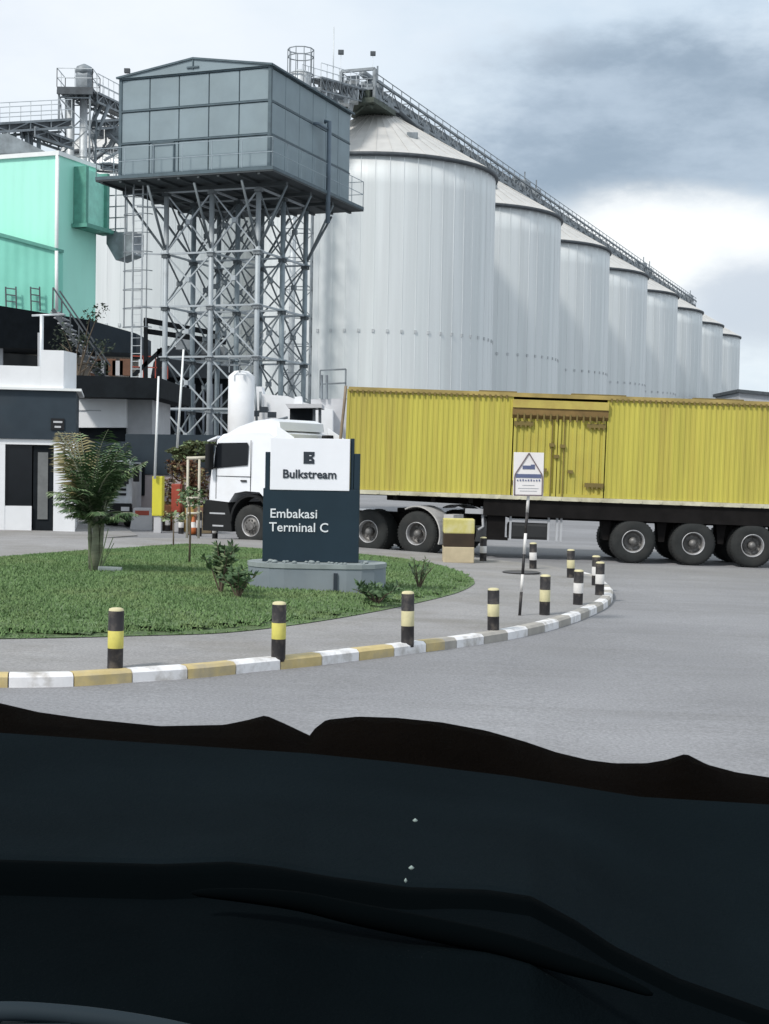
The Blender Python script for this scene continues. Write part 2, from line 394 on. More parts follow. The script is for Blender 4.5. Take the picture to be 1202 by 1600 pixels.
# forecourt of the gatehouse
c0 = [G(-420, 838), G(-100, 842), G(150, 842.5), G(215, 838), G(190, 822), G(120, 818), G(-420, 812)]
vs = [Vector((p.x, p.y, gz(p.x)+.03)) for p in c0]; lo = [v-Z*.12 for v in vs]; n = len(vs)
o = MB().add(vs+lo, [list(range(n))]+[[i, n+i, n+(i+1) % n, (i+1) % n] for i in range(n)]).build('forecourt', paving); tag(o, kind='structure')

# lawn ------------------------------------------------------------
gp = [(-330, 1000), (-100, 1000), (0, 998), (120, 996), (230, 993), (330, 990), (400, 984), (470, 975), (540, 964), (610, 951), (670, 938), (715, 926), (738, 915), (741, 908), (728, 898), (700, 888), (660, 880),
      (600, 874), (520, 868), (430, 863), (350, 858), (280, 855), (210, 858), (140, 863), (60, 869), (0, 873), (-100, 880), (-330, 890)]
gw = catmull([G(p[0], p[1], KH) for p in gp]+[G(gp[0][0], gp[0][1], KH)], 6)[:-1]
def inside(x, y, poly):
    c_ = False; j = len(poly)-1
    for i in range(len(poly)):
        a, b = poly[i], poly[j]
        if (a.y > y) != (b.y > y) and x < (b.x-a.x)*(y-a.y)/(b.y-a.y)+a.x: c_ = not c_
        j = i
    return c_
def edge_d(x, y, poly):
    m = 9e9; p = Vector((x, y)); j = len(poly)-1
    for i in range(len(poly)):
        a = poly[j].xy; b = poly[i].xy; j = i
        ab = b-a; t = max(0, min(1, (p-a).dot(ab)/max(ab.length_squared, 1e-9))); m = min(m, (p-a-ab*t).length)
    return m
def lawn_z(x, y, d=None):
    if d is None: d = edge_d(x, y, gw)
    k = 1-math.exp(-d/1.1)
    return gz(x)+KH+.05*min(1, d/.12)+.16*k+.02*sin(x*1.9+y*.7)*k
gm = MB(); st_ = .3
gx = [min(p.x for p in gw), max(p.x for p in gw)]; gy = [min(p.y for p in gw), max(p.y for p in gw)]
nxg = int((gx[1]-gx[0])/st_)+2; nyg = int((gy[1]-gy[0])/st_)+2
idx = {}
for j in range(nyg):
    for i in range(nxg):
        x, y = gx[0]+i*st_, gy[0]+j*st_
        if inside(x, y, gw):
            d = edge_d(x, y, gw)
            if d > .08: idx[i, j] = len(gm.v); gm.v.append(Vector((x, y, lawn_z(x, y, d)-.03)))
for (i, j) in list(idx):
    if all(q in idx for q in ((i+1, j), (i, j+1), (i+1, j+1))):
        gm.f.append([idx[i, j], idx[i+1, j], idx[i+1, j+1], idx[i, j+1]]); gm.m.append(0); gm.sm.append(True)
# soil disc right to the border
n = len(gw); o0 = len(gm.v)
gm.v += [Vector((p.x, p.y, gz(p.x)+KH+.004)) for p in gw]; gm.f.append([o0+i for i in range(n)]); gm.m.append(0); gm.sm.append(False)
cnt = 0
rnd = random.Random(3)
dcache = {}
while cnt < 110000:
    y = gy[0]+(gy[1]-gy[0])*rnd.random()**1.25; x = rnd.uniform(max(gx[0], -y*.36-.6), gx[1])
    if not inside(x, y, gw): continue
    key = (round(x/.12), round(y/.12))
    d = dcache.get(key)
    if d is None: d = dcache[key] = edge_d(x, y, gw)
    z = lawn_z(x, y, d)-.03; h = rnd.uniform(.018, .045); a = rnd.uniform(0, 2*pi); w = rnd.uniform(.007, .016); b = rnd.uniform(0, 2*pi); l = rnd.uniform(.0, .035)
    k = len(gm.v); dx, dy = cos(a)*w, sin(a)*w
    gm.v += [Vector((x-dx, y-dy, z)), Vector((x+dx, y+dy, z)), Vector((x+cos(b)*l, y+sin(b)*l, z+h))]
    gm.f.append([k, k+1, k+2]); gm.m.append(1); gm.sm.append(False); cnt += 1
o = gm.build('grass', [soil_grass, blade_m], fixn=False); tag(o, 'short green lawn on the paved island around the dark sign', 'grass', kind='stuff')

# ================================================================ silos
EZ, AZ, RS = 26.47, 31.98, 10.19
def make_silo(label):
    t = thing('grain_silo', label, 'silo', group='galvanised grain silos in a row')
    mb = MB(); n = 144
    prof = []
    zs = [-.6]+[i*2.2 for i in range(1, 12)]+[EZ]
    mb.lathe([(RS, z) for z in zs], n=n)
    for f in range(len(mb.f)-1, len(mb.f)-3, -1): pass
    for k in range(56):
        w = 2*pi*k/56; cw, sw = cos(w), sin(w); tx, ty = -sw, cw
        q = []
        for z in (-.6, EZ-.15):
            for r, s_ in ((RS-.02, -.04), (RS+.018, -.024), (RS+.018, .024), (RS-.02, .04)): q.append((cw*r+tx*s_, sw*r+ty*s_, z))
        mb.add(q, [[0, 1, 5, 4], [1, 2, 6, 5], [2, 3, 7, 6], [4, 5, 6, 7]], 1)
        for z in (12.6,):          # splice plates on the stiffeners
            q = [(cw*r+tx*s_, sw*r+ty*s_, zz) for zz in (z-.13, z+.13) for r, s_ in ((RS, -.10), (RS+.08, -.10), (RS+.08, .10), (RS, .10))]
            mb.add(q, [[0, 1, 5, 4], [1, 2, 6, 5], [2, 3, 7, 6], [4, 5, 6, 7], [0, 1, 2, 3]], 2)
    mb.build('wall', [silo_m, silo_rib, M('splice_plate', (.50, .52, .53), .6, .2)], t)
    MB().lathe([(RS-.1, EZ-.12), (RS+.22, EZ-.12), (RS+.26, EZ), (RS+.26, EZ+.16), (RS+.1, EZ+.2), (RS-.1, EZ+.2)], n=96).build('eave_shadow_ring', dark_ring, t)  # dark colour paints in the shadow of the gap at the roof edge
    mb = MB(); mb.lathe([(RS+.12, EZ+.2), (6.6, EZ+.2+(AZ-EZ-.2)*(RS-6.6)/(RS-1.0)), (1.0, AZ), (1.0, AZ+.35), (.1, AZ+.4)], n=48, smooth=False)
    for k in range(48):
        w = 2*pi*k/48
        mb.tube([(cos(w)*(RS+.05), sin(w)*(RS+.05), EZ+.25), (cos(w)*1.1, sin(w)*1.1, AZ+.05)], .022, 4)
    rf = mb.build('roof', roof_m, t)
    for a in (-2.0, -1.1, -2.7, .2):
        mb = MB(); r = 6.4; z = AZ-(AZ-EZ)*(r-1)/(RS-1)
        mb.box(cos(a)*r-.45, cos(a)*r+.45, sin(a)*r-.3, sin(a)*r+.3, z-.1, z+.45, bev=.06).build('roof_vent', truss_m, rf)
    return t
SB = Vector((-.0525*22.5, 5.5415*22.5, 0))
names = ['large galvanised silo nearest the water tower, first of the row', 'second galvanised silo of the row, right behind the nearest one', 'third galvanised silo counted from the water tower',
         'fourth galvanised silo counted from the water tower', 'fifth galvanised silo counted from the water tower', 'sixth galvanised silo, just before the end of the roof conveyor',
         'seventh galvanised silo, second from the far end of the row', 'smallest looking galvanised silo at the far right end of the row']
s0 = make_silo(names[0])
for i in range(8):
    o = s0 if i == 0 else copy_tree(s0)
    o.location = SB+U*22.5*i; o['label'] = names[i]
    ROOTM[o.name] = Matrix.Translation(o.location)
o = copy_tree(s0); o.location = (-21.5, 132, 0); o.scale = (1, 1, 1.06); o['label'] = 'galvanised silo seen behind the legs of the water tower and the ladder cage'; ROOTM[o.name] = Matrix.Translation(o.location)

# conveyor gallery over the silo roofs ----------------------------
GZ = AZ+1.1
g0 = SB+U*(-4.5); GL = 22.5*7+9
gal = thing('conveyor_gallery', 'long grey conveyor bridge with railings running over the silo roofs', 'conveyor', g0+Z*GZ, -ANG)   # local +y runs along the row
mb = MB(); mb.box(-1.3, 1.3, 0, GL, -.30, 0)
for k in range(int(GL/3)): mb.box(-1.42, -1.0, k*3+.2, k*3+1.7, -1.0, -.31); mb.box(1.0, 1.42, k*3+.2, k*3+1.7, -1.0, -.31)
for k in range(int(GL/1.5)): mb.box(-1.35, 1.35, k*1.5, k*1.5+.15, -.40, -.22)
mb.build('deck', truss_m, gal)
for sx in (-1, 1):
    mb = MB(); x = sx*1.35
    for z in (-.65, .75): mb.tube([(x, 0, z), (x, GL, z)], .13, 4)
    k = 0; y = 0
    while y < GL-.5:
        mb.tube([(x, y, -.65), (x, y, 1.3)], .045, 4)
        mb.tube([(x, y, -.65 if k % 2 else .75), (x, min(y+2.2, GL), .75 if k % 2 else -.65)], .045, 4)
        y += 2.2; k += 1
    mb.tube([(x, 0, 1.3), (x, GL, 1.3)], .04, 4)
    mb.build('side_truss', truss_m, gal)
MB().box(-.85, .85, 1, GL-1, .05, .6).build('conveyor_casing', M('conveyor_casing', (.20, .22, .235), .6, .2, var=.35, scale=.8), gal)
y = 0
while y < GL: MB().tube([(-1.35, y, .75), (1.35, y, .75)], .06, 4).build('cross_frame', truss_m, gal); y += 4.4
mb = MB()
for x in (-1.5, 1.5): mb.tube([(x, -.1, 1.5), (x, -.1, -1)], .16, 4)
for z in (1.5, -.1): mb.tube([(-1.5, -.1, z), (1.5, -.1, z)], .16, 4)
mb.box(-1.2, -.1, .3, .5, -.1, 1.2); mb.build('portal', truss_m, gal)
for i in range(8):
    y = 4.5+22.5*i
    if y > GL: break
    mb = MB()
    for a, b in ((-1, -1), (1, -1), (1, 1), (-1, 1)): mb.tube([(a*1.2, y+b*1.4, -.3), (a*.9, y+b*.9, -1.1)], .10, 4)
    mb.tube([(-1.2, y-1.4, -1.0), (1.2, y-1.4, -.4)], .05, 4); mb.tube([(0, y, -.2), (0, y, -1.0)], .35, 10)
    mb.build('support', truss_m, gal)
    mb = MB(); mb.tube([(.9, y+1, -.2), (2.6, y+3.2, -1.9)], .22, 8); mb.box(.2, 1.0, y+.4, y+1.2, -.9, -.25)
    if i < 7: mb.build('spout', dark_ring, gal)
for y, s_ in ((3.0, .5), (49, 1.1), (54, .9), (119, 1.2), (124, .8), (GL-2, 1.6)):
    mb = MB(); mb.box(-.9, .9, y-.9*s_, y+.9*s_, .61, 1.1+.4*s_, bev=.1); mb.tube([(-.3, y-1.4, 1.7), (-.3, y+1.2, 1.7)], .32, 8); mb.tube([(.5, y, 1), (.5, y, 2.6)], .08, 5)
    mb.build('drive_unit', truss_m, gal)
mb = MB(); mb.box(-1.9, 1.9, -1.2, 3.8, -1.5, -1.1)
for i in range(9): a_ = -1.9+rnd.random()*2.2; mb.box(a_, a_+1.1, -1+i*.5, -.4+i*.5, -1.1, -.3)
for i in range(12): a_ = -2.2+rnd.random()*3.8; z_ = -2.6+rnd.random()*1.2; mb.tube([(a_, -1.2+rnd.random()*2, -1.4), (a_+rnd.uniform(-.8, .8), -.5, z_)], .13, 5)
mb.build('head_machinery', M('dark_machinery', (.07, .085, .07), .7, .2, var=.4), gal)

def lattice(mb, x, y, w, z0, z1, step, r=.06, rb=.035, d=None):
    d = d or w
    c4 = [(x-w/2, y-d/2), (x+w/2, y-d/2), (x+w/2, y+d/2), (x-w/2, y+d/2)]
    for a in c4: mb.tube([(*a, z0), (*a, z1)], r, 4)
    z = z0; k = 0
    while z < z1-.1:
        z2 = min(z+step, z1)
        for i in range(4):
            a, b = c4[i], c4[(i+1) % 4]
            mb.tube([(*a, z2), (*b, z2)], rb, 4)
            mb.tube([(*a, z), (*b, z2)] if (k+i) % 2 else [(*b, z), (*a, z2)], rb, 4)
        z = z2; k += 1
def railing(mb, pts, h=1.1, r=.03, gap=1.5, mid=2):
    for a, b in zip(pts, pts[1:]):
        a, b = Vector(a), Vector(b); n_ = max(1, round((b-a).length/gap))
        for k in range(n_+1): p = a+(b-a)*k/n_; mb.tube([p, p+Z*h], r, 4)
        for m_ in range(1, mid+1): mb.tube([a+Z*h*m_/mid, b+Z*h*m_/mid], r, 4)

# elevator head tower beside the first silo -----------------------
tx, ty = P(470, 100, 112).x, 112.0
et = thing('elevator_tower', 'steel bucket elevator tower with round railed top rising behind the water tank', 'tower', (tx, ty, gz(tx)))
ztop = P(470, 78, 112).z-gz(tx)
mb = MB(); lattice(mb, 0, 0, 2.2, 0, ztop-3.2, 2.2, .09, .05); mb.build('frame', truss_m, et)
mb = MB(); mb.lathe([(.85, ztop-5.0), (.85, ztop-1.8), (.2, ztop-1.5)], n=16); mb.tube([(-.4, .3, 0), (-.4, .3, ztop-5)], .25, 8); mb.build('elevator_head', pale_steel, et)
mb = MB()
for z in (ztop, ztop-.55, ztop-1.9, ztop-3.2):
    ring = [(cos(2*pi*k/10)*1.0, sin(2*pi*k/10)*1.0, z) for k in range(11)]; mb.tube(ring, .045, 4)
for k in range(10): mb.tube([(cos(2*pi*k/10)*1.0, sin(2*pi*k/10)*1.0, ztop-3.3), (cos(2*pi*k/10)*1.0, sin(2*pi*k/10)*1.0, ztop)], .045, 4)
mb.build('cage', truss_m, et)
br0 = P(487, 122, 112); br1 = g0+Z*(GZ-.2)
bp = thing('conveyor_bridge', 'short sloping catwalk with pipes joining elevator tower and roof conveyor', 'conveyor', (br0+br1)/2)
mb = MB(); side = (br1-br0).cross(Z).normalized()
for k in (-1, 1):
    a, b = br0+side*k*.8, br1+side*k*.8
    mb.tube([a, b], .10, 4); mb.tube([a-Z*1.0, b-Z*1.0], .08, 4)
    for j in range(9): p, q = a.lerp(b, j/9), a.lerp(b, (j+1)/9); mb.tube([p, q-Z], .05, 4); mb.tube([p, p-Z], .05, 4)
mb.prism([br0+side*.8, br1+side*.8, br1-side*.8, br0-side*.8], (0, 0, -.12)); mb.build('deck', truss_m, bp, world=True)
mb = MB(); railing(mb, [br0+side*.8, br1+side*.8], 1.1, .03, 1.2); railing(mb, [br0-side*.8, br1-side*.8], 1.1, .03, 1.2); mb.build('railing', pale_steel, bp, world=True)
mb = MB()
for k in range(6): a = br0.lerp(br1, .15+.14*k)-Z*.6; mb.tube([a, a+Vector((-1.6+.2*k, .3, -4.2))], .16, 8)
mb.tube([br1-Z*.5+Vector((-.3, -.8, 0)), br1+Vector((-1.2, -1, -4.6))], .2, 8)
mb.build('spout', pale_steel, bp, world=True)
mb = MB(); rr = random.Random(5)
for k in range(10):
    p = br0.lerp(br1, .06+.085*k)-Z*rr.uniform(.2, 1.8); s_ = rr.uniform(.35, .7); MB().box(p.x-s_, p.x+s_, p.y-s_, p.y+s_, p.z-s_*.7, p.z+s_*.7, bev=.08).build('gearbox', [truss_m, pale_steel][k % 2], bp, world=True)
def mast(name, px, ytop, ybot, d, r, label, cat, lamp=False):
    a, b = P(px, ybot, d), P(px, ytop, d); a.x = b.x
    t = thing(name, label, cat, a)
    MB().tube([a, b], [r*1.4, r], 6).build('pole', pale_steel, t, world=True)
    if lamp: MB().box(b.x-.22, b.x+.22, b.y-.15, b.y+.15, b.z-.15, b.z+.18, bev=.03).build('lamp_head', dark_ring, t, world=True)
    return t
mast('antenna_mast', 522, 42, 150, 114, .035, 'thin pale antenna mast above the catwalk near the silo tops', 'mast')
mast('flood_light', 533, 82, 140, 114, .012, 'left small floodlight on a thin pole above the catwalk', 'lamp', True)
mast('flood_light', 583, 84, 125, 120, .012, 'right small floodlight on a thin pole above the first silo', 'lamp', True)
mast('flood_light', 199, 111, 180, 110, .012, 'small floodlight pair just left of the water tank roof', 'lamp', True)

# left group of conveyors ----------------------------------------
lt = P(122, 140, 95); lt0 = Vector((lt.x, 95, gz(lt.x)))
t = thing('elevator_tower', 'lattice elevator tower with open platform behind the mint green building', 'tower', lt0)
mb = MB(); zt = P(122, 146, 95).z-lt0.z; lattice(mb, 0, 0, 2.0, 8, zt, 1.9, .08, .045, 2.0); mb.build('frame', truss_m, t)
mb = MB()
for x in (-.5, .35): mb.tube([(x, .2, 6), (x, .2, zt)], .26, 8)
mb.build('elevator_leg', pale_steel, t)
mb = MB(); mb.box(-1.1, 1.2, -1.2, 1.2, zt-.1, zt+.12); mb.box(-1.1, 1.2, -1.25, -1.05, zt-.35, zt-.1); mb.build('platform', dark_ring, t)
mb = MB(); railing(mb, [(-1.1, -1.2, zt+.1), (1.2, -1.2, zt+.1), (1.2, 1.2, zt+.1), (-1.1, 1.2, zt+.1), (-1.1, -1.2, zt+.1)], 1.2, .03, 1.0); mb.build('railing', pale_steel, t)
mb = MB(); mb.box(-.1, .9, -.5, .5, zt+.1, zt+1.3, bev=.2); mb.lathe([(.5, 0), (.62, .2), (.5, .5), (.1, .7)], (.4, 0, zt+1.2), 12); mb.build('elevator_head', truss_m, t)
def truss_bridge(name, a, b, w, h, label, m_=truss_m, rail=True, legs=()):
    t = thing(name, label, 'conveyor', (a+b)/2)
    s_ = (b-a).cross(Z).normalized()*w/2; nseg = max(3, round((b-a).length/1.4)); mb = MB()
    for k in (-1, 1):
        p0, p1 = a+s_*k, b+s_*k
        mb.tube([p0, p1], .10, 4); mb.tube([p0-Z*h, p1-Z*h], .10, 4)
        for j in range(nseg):
            p, q = p0.lerp(p1, j/nseg), p0.lerp(p1, (j+1)/nseg); mb.tube([p, q-Z*h] if j % 2 else [p-Z*h, q], .05, 4); mb.tube([p, p-Z*h], .05, 4)
    mb.build('truss', m_, t, world=True)
    MB().prism([a+s_*.9, b+s_*.9, b-s_*.9, a-s_*.9], (0, 0, -h*.7)).build('casing', dark_ring, t, world=True)
    if rail:
        mb = MB(); railing(mb, [a+s_, b+s_], 1.25, .03, 1.3); railing(mb, [a-s_, b-s_], 1.25, .03, 1.3); mb.build('railing', pale_steel, t, world=True)
    for (px, w_) in legs:
        f = 0
        best = min(range(101), key=lambda k: abs((CX+F*(a.lerp(b, k/100).x)/(a.lerp(b, k/100).y))-px)); p = a.lerp(b, best/100)
        mb = MB(); mb.tube([p-Z*h, Vector((p.x, p.y, p.z-6))], w_, 4); mb.build('leg', m_, t, world=True)
    return t
truss_bridge('conveyor_bridge', P(-60, 200, 88), P(104, 190, 92), 1.6, .5, 'level railed conveyor walkway above the mint green building', legs=((18, .12), (37, .2), (44, .12), (55, .16)))
truss_bridge('conveyor_bridge', P(44, 200, 90), P(104, 221, 94), 1.0, .5, 'dark inclined conveyor sloping down towards the lattice tower', rail=False)
truss_bridge('conveyor_bridge', P(136, 145, 95), P(215, 182, 108), 1.4, .6, 'inclined conveyor running from the lattice tower behind the tank')
truss_bridge('conveyor_bridge', P(140, 190, 96), P(215, 185, 104), 1.0, .5, 'lower conveyor joining the lattice tower behind the tank', rail=False)
truss_bridge('conveyor_bridge', P(150, 256, 100), P(215, 262, 104), 1.2, .4, 'low railed walkway between mint building and water tank')
mb = MB(); mb.tube([P(170, 165, 97), P(148, 218, 96)], .14, 6); mb.tube([P(158, 166, 97), P(140, 200, 96)], .14, 6); o = mb.build('grain_spout', truss_m); tag(o, 'pair of grey grain pipes slanting down from the inclined conveyor', 'pipe')
mb = MB(); mb.prism(pxpoly([(-40, 215), (12, 208), (78, 240), (-40, 240)], 84), (0, 4, 0)); o = mb.build('machinery_roof', truss_m); tag(o, 'grey pitched machine housing behind the top of the mint building', 'housing')

rq = random.Random(9)
ct = thing('pipe_rack', 'cluster of grey pipes and ducts under the conveyors beside the lattice tower', 'pipe rack', (P(158, 235, 99).x, 99, P(158, 262, 99).z))
for k in range(7):
    a = P(rq.uniform(140, 200), rq.uniform(196, 228), 99+rq.uniform(-1, 1)); b = P(rq.uniform(140, 200), rq.uniform(240, 262), 99+rq.uniform(-1, 1))
    MB().tube([a, a.lerp(b, .5)+Vector((.3, 0, 0)), b], rq.uniform(.06, .16), 6).build('pipe', [truss_m, pale_steel][k % 2], ct, world=True)
for k in range(4):
    p = P(rq.uniform(150, 195), rq.uniform(205, 225), 99); s_ = rq.uniform(.3, .6); MB().box(p.x-s_, p.x+s_, p.y-s_, p.y+s_, p.z-s_*.8, p.z+s_*.6, bev=.06).build('duct_box', truss_m, ct, world=True)
for k in range(5):
    p = P(8+k*9, 0, 90); MB().tube([P(4+k*10, 205, 90), P(6+k*10, 240, 90)], .05, 5).build('rack_post', truss_m, ct, world=True)
# ================================================================ water tower
near = P(421, 262, 53); near.z = 0
TB = 12.70
tw_ = thing('water_tower', 'blue grey panelled water tank on a tall braced steel tower', 'water tower', Vector((near.x, near.y, gz(near.x))), -ANG)
TW, TL, PH = 6.28, 7.5, 1.215
H3 = PH*3
# local: tank occupies x -TW..0, y 0..TL
mb = MB(); mb.box(-TW+.04, -.04, .04, TL-.04, TB+.1, TB+.1+H3, 1)
pw = TW/5; pl = TL/6
def panel(cx_, cz_, w, h, face):
    e = .03; q = []
    for (k, kx, d_) in ((.035, .012, 0), (.06, .03, .025), (.13, .10, .025)):
        for sx, sz in ((-1, -1), (1, -1), (1, 1), (-1, 1)):
            a = cx_+sx*(w/2-kx); z = cz_+sz*(h/2-k); q.append((a, -d_, z))
    q = [((x, y, z) if face == 'f' else (-y, x, z) if face == 'r' else (-TW+y, x, z)) for x, y, z in q]
    fs = []
    for r in range(2):
        for i in range(4): j = (i+1) % 4; fs.append([r*4+i, r*4+j, r*4+4+j, r*4+4+i])
    fs.append([8, 9, 10, 11]); mb.add(q, fs, 0)
for r in range(3):
    zc = TB+.1+PH*(r+.5)
    for k in range(5): panel(-TW+pw*(k+.5), zc, pw, PH, 'f')
    for k in range(6): panel(pl*(k+.5), zc, pl, PH, 'r'); panel(pl*(k+.5), zc, pl, PH, 'l')
for r in range(0, 4):                 # horizontal flanges stand proud
    z = TB+.1+PH*r; mb.box(-TW-.03, .03, -.065, TL+.03, z-.028, z+.028, 1)
for sx in (-TW, 0):
    mb.box(sx-.06, sx+.06, -.07, .05, TB+.1, TB+.1+H3, 1)
mb.build('tank_shell', [tank_m, tank_joint], tw_)
mb = MB(); zr = TB+.1+H3+.03
mb.add([(-TW-.12, -.12, zr), (.12, -.12, zr), (-TW/2, -.12, zr+.47), (-TW-.12, TL+.12, zr), (.12, TL+.12, zr), (-TW/2, TL+.12, zr+.47)], [[0, 1, 2], [3, 5, 4], [1, 4, 5, 2], [0, 2, 5, 3], [0, 3, 4, 1]], 0)
mb.tube([(-TW-.14, -.14, zr+.02), (-TW/2, -.14, zr+.50), (.14, -.14, zr+.02)], .05, 4, 1)
mb.tube([(.14, -.14, zr), (.14, TL+.14, zr)], .05, 4, 1); mb.tube([(-TW/2, -.14, zr+.1), (-TW/2, -.14, zr+.45)], .03, 4, 1)
mb.box(-TW/2-.25, -TW/2+.25, -.17, -.13, zr+.14, zr+.20, 1)
mb.build('roof', [tank_m, tank_joint], tw_)
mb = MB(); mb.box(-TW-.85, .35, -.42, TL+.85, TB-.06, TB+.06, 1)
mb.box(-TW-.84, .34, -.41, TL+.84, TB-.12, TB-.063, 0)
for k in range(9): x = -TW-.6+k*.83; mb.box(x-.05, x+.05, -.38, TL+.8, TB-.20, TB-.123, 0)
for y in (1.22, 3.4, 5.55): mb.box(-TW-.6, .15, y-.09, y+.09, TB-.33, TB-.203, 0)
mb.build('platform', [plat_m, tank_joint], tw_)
mb = MB(); q = [(-TW-.82, -.4, TB+.06), (.32, -.4, TB+.06), (.32, TL+.82, TB+.06), (-TW-.82, TL+.82, TB+.06), (-TW-.82, -.4, TB+.06)]
railing(mb, q, 1.05, .015, 1.25, 2); mb.build('railing', M('blue_grey_rail', (.30, .36, .40), .6), tw_)
mb = MB(); dx = -TW+pw*1.15
for a, b in (((dx, -.09, TB+.1), (dx, -.09, TB+1.25)), ((dx+.9, -.09, TB+.1), (dx+.9, -.09, TB+1.25)), ((dx, -.09, TB+1.25), (dx+.9, -.09, TB+1.25))): mb.tube([a, b], .03, 4)
mb.build('hatch_frame', tank_joint, tw_)
mb = MB(); y = 4.6; mb.tube([(.15, y, zr-1.0), (.35, y, zr-1.0), (.35, y, TB-1.2)], .09, 8); mb.tube([(.12, y-1.0, zr-1.3), (.3, y-1.0, zr-1.3), (.3, y, zr-1.3)], .06, 6)
mb.build('inlet_pipe', M('blue_grey_pipe', (.13, .175, .22), .6, .1), tw_)
LX = [-1.02-3.94, -1.02-1.97, -1.02]; LY = [1.22, 3.4, 5.55]; LZ = [0, 2.0, 4.04, 6.03, 7.97, 10.0, TB-.35]
for i, x in enumerate(LX):
    for j, y in enumerate(LY):
        mb = MB(); mb.tube([(x, y, -.3), (x, y, TB-.33)], .10, 10)
        for z in LZ[1:-1]: mb.box(x-.17, x+.17, y-.17, y+.17, z-.025, z+.025)
        mb.box(x-.25, x+.25, y-.25, y+.25, 0, .04); mb.build('leg', tower_m if j == 0 else M('tower_rear_leg_shaded_steel', (.24, .29, .32), .6, .1, var=.2), tw_)  # rear rows coloured darker for the dim inside of the tower
def bay(a, b, z0, z1, m_, r=.036):
    a, b = Vector(a), Vector(b)
    MB().tube([(a.x, a.y, z1), (b.x, b.y, z1)], .05, 4).build('beam', tower_m, tw_)
    mb = MB(); mb.tube([(a.x, a.y, z0+.05), (b.x, b.y, z1-.05)], r, 4); mb.tube([(b.x, b.y, z0+.05), (a.x, a.y, z1-.05)], r, 4)
    c_ = (a+b)/2; c_.z = (z0+z1)/2
    mb.box(c_.x-.09, c_.x+.09, c_.y-.09, c_.y+.09, c_.z-.09, c_.z+.09)
    for p in (a, b): mb.box(p.x-.13, p.x+.13, p.y-.13, p.y+.13, z1-.16, z1-.03)
    mb.build('cross_brace', m_, tw_)
def beam_only(a, b, z1): MB().tube([(a[0], a[1], z1), (b[0], b[1], z1)], .05, 4).build('beam', brace_shade_m, tw_)
for k in range(6):
    z0, z1 = LZ[k], LZ[k+1]
    for jy, y in enumerate(LY):
        for i in (0, 1):
            if jy == 1 and k < 3: beam_only((LX[i], y), (LX[i+1], y), z1)
            else: bay((LX[i], y, 0), (LX[i+1], y, 0), z0, z1, tower_m if jy == 0 else brace_shade_m)
    for ix, x in enumerate(LX):
        for j in (0, 1):
            if ix == 1 and k < 3: beam_only((x, LY[j]), (x, LY[j+1]), z1)
            else: bay((x, LY[j], 0), (x, LY[j+1], 0), z0, z1, brace_shade_m)
struts = [((LX[0], LY[0]), (-TW-.6, LY[0])), ((LX[0], LY[1]), (-TW-.6, LY[1])), ((LX[0], LY[2]), (-TW-.6, LY[2])), ((LX[1], LY[0]), (LX[1], -.2)), ((LX[2], LY[0]), (LX[2], -.2)), ((LX[0], LY[0]), (LX[0], -.2)),
          ((LX[2], LY[0]), (.15, LY[0])), ((LX[2], LY[1]), (.15, LY[1])), ((LX[2], LY[2]), (.15, LY[2])), ((LX[2], LY[2]), (LX[2], TL+.6)), ((LX[1], LY[2]), (LX[1], TL+.6)), ((LX[0], LY[2]), (LX[0], TL+.6))]
for a, b in struts: MB().tube([(*a, 10.05), (*b, TB-.33)], .05, 6).build('strut', brace_shade_m, tw_)
# caged access ladder, left of the legs
lx = P(206, 400, 56); lw = ROOTM[tw_.name].inverted() @ Vector((lx.x, 56, 0)); x0, y0 = lw.x, lw.y
ld = MB(); ztl, zbl = TB+1.0, P(206, 592, 56).z-1.0
for s_ in (-.1, .32): ld.tube([(x0+.15+s_, y0, zbl-2), (x0+.15+s_, y0, ztl)], .035, 5)
z = zbl-2
while z < ztl: ld.tube([(x0+.05, y0, z), (x0+.47, y0, z)], .015, 4); z += .3
lad = ld.build('access_ladder', pale_steel, tw_)
cg = MB(); z = P(206, 515, 56).z
while z < TB-.2:
    cg.tube([(x0+.3-.62*cos(a), y0-.35*0-.38*sin(a), z) for a in [pi*k/8-.0 for k in range(0, 9)]], .022, 4)
    cg.tube([(x0-.32, y0, z), (x0+.47, y0, z)], .022, 4); z += .72
for a in (0, pi*.25, pi*.5, pi*.8): cg.tube([(x0+.3-.62*cos(a), y0-.38*sin(a), P(206, 515, 56).z), (x0+.3-.62*cos(a), y0-.38*sin(a), TB)], .02, 4)
cg.build('cage', truss_m, lad)
for z in (11.8, 10.0, 7.97): MB().tube([(x0+.2, y0, z), (LX[0], LY[0]+.2, z)], .04, 4).build('ladder_tie', pale_steel, tw_)

# ================================================================ left buildings
def block(name, pts, d, thick, m_, label, cat, parent=None, vec=None):
    mb = MB().prism(pxpoly(pts, d), vec or (0, thick, 0))
    o = mb.build(name, m_, parent, world=parent is not None)
    if parent is None: tag(o, label, cat)
    return o
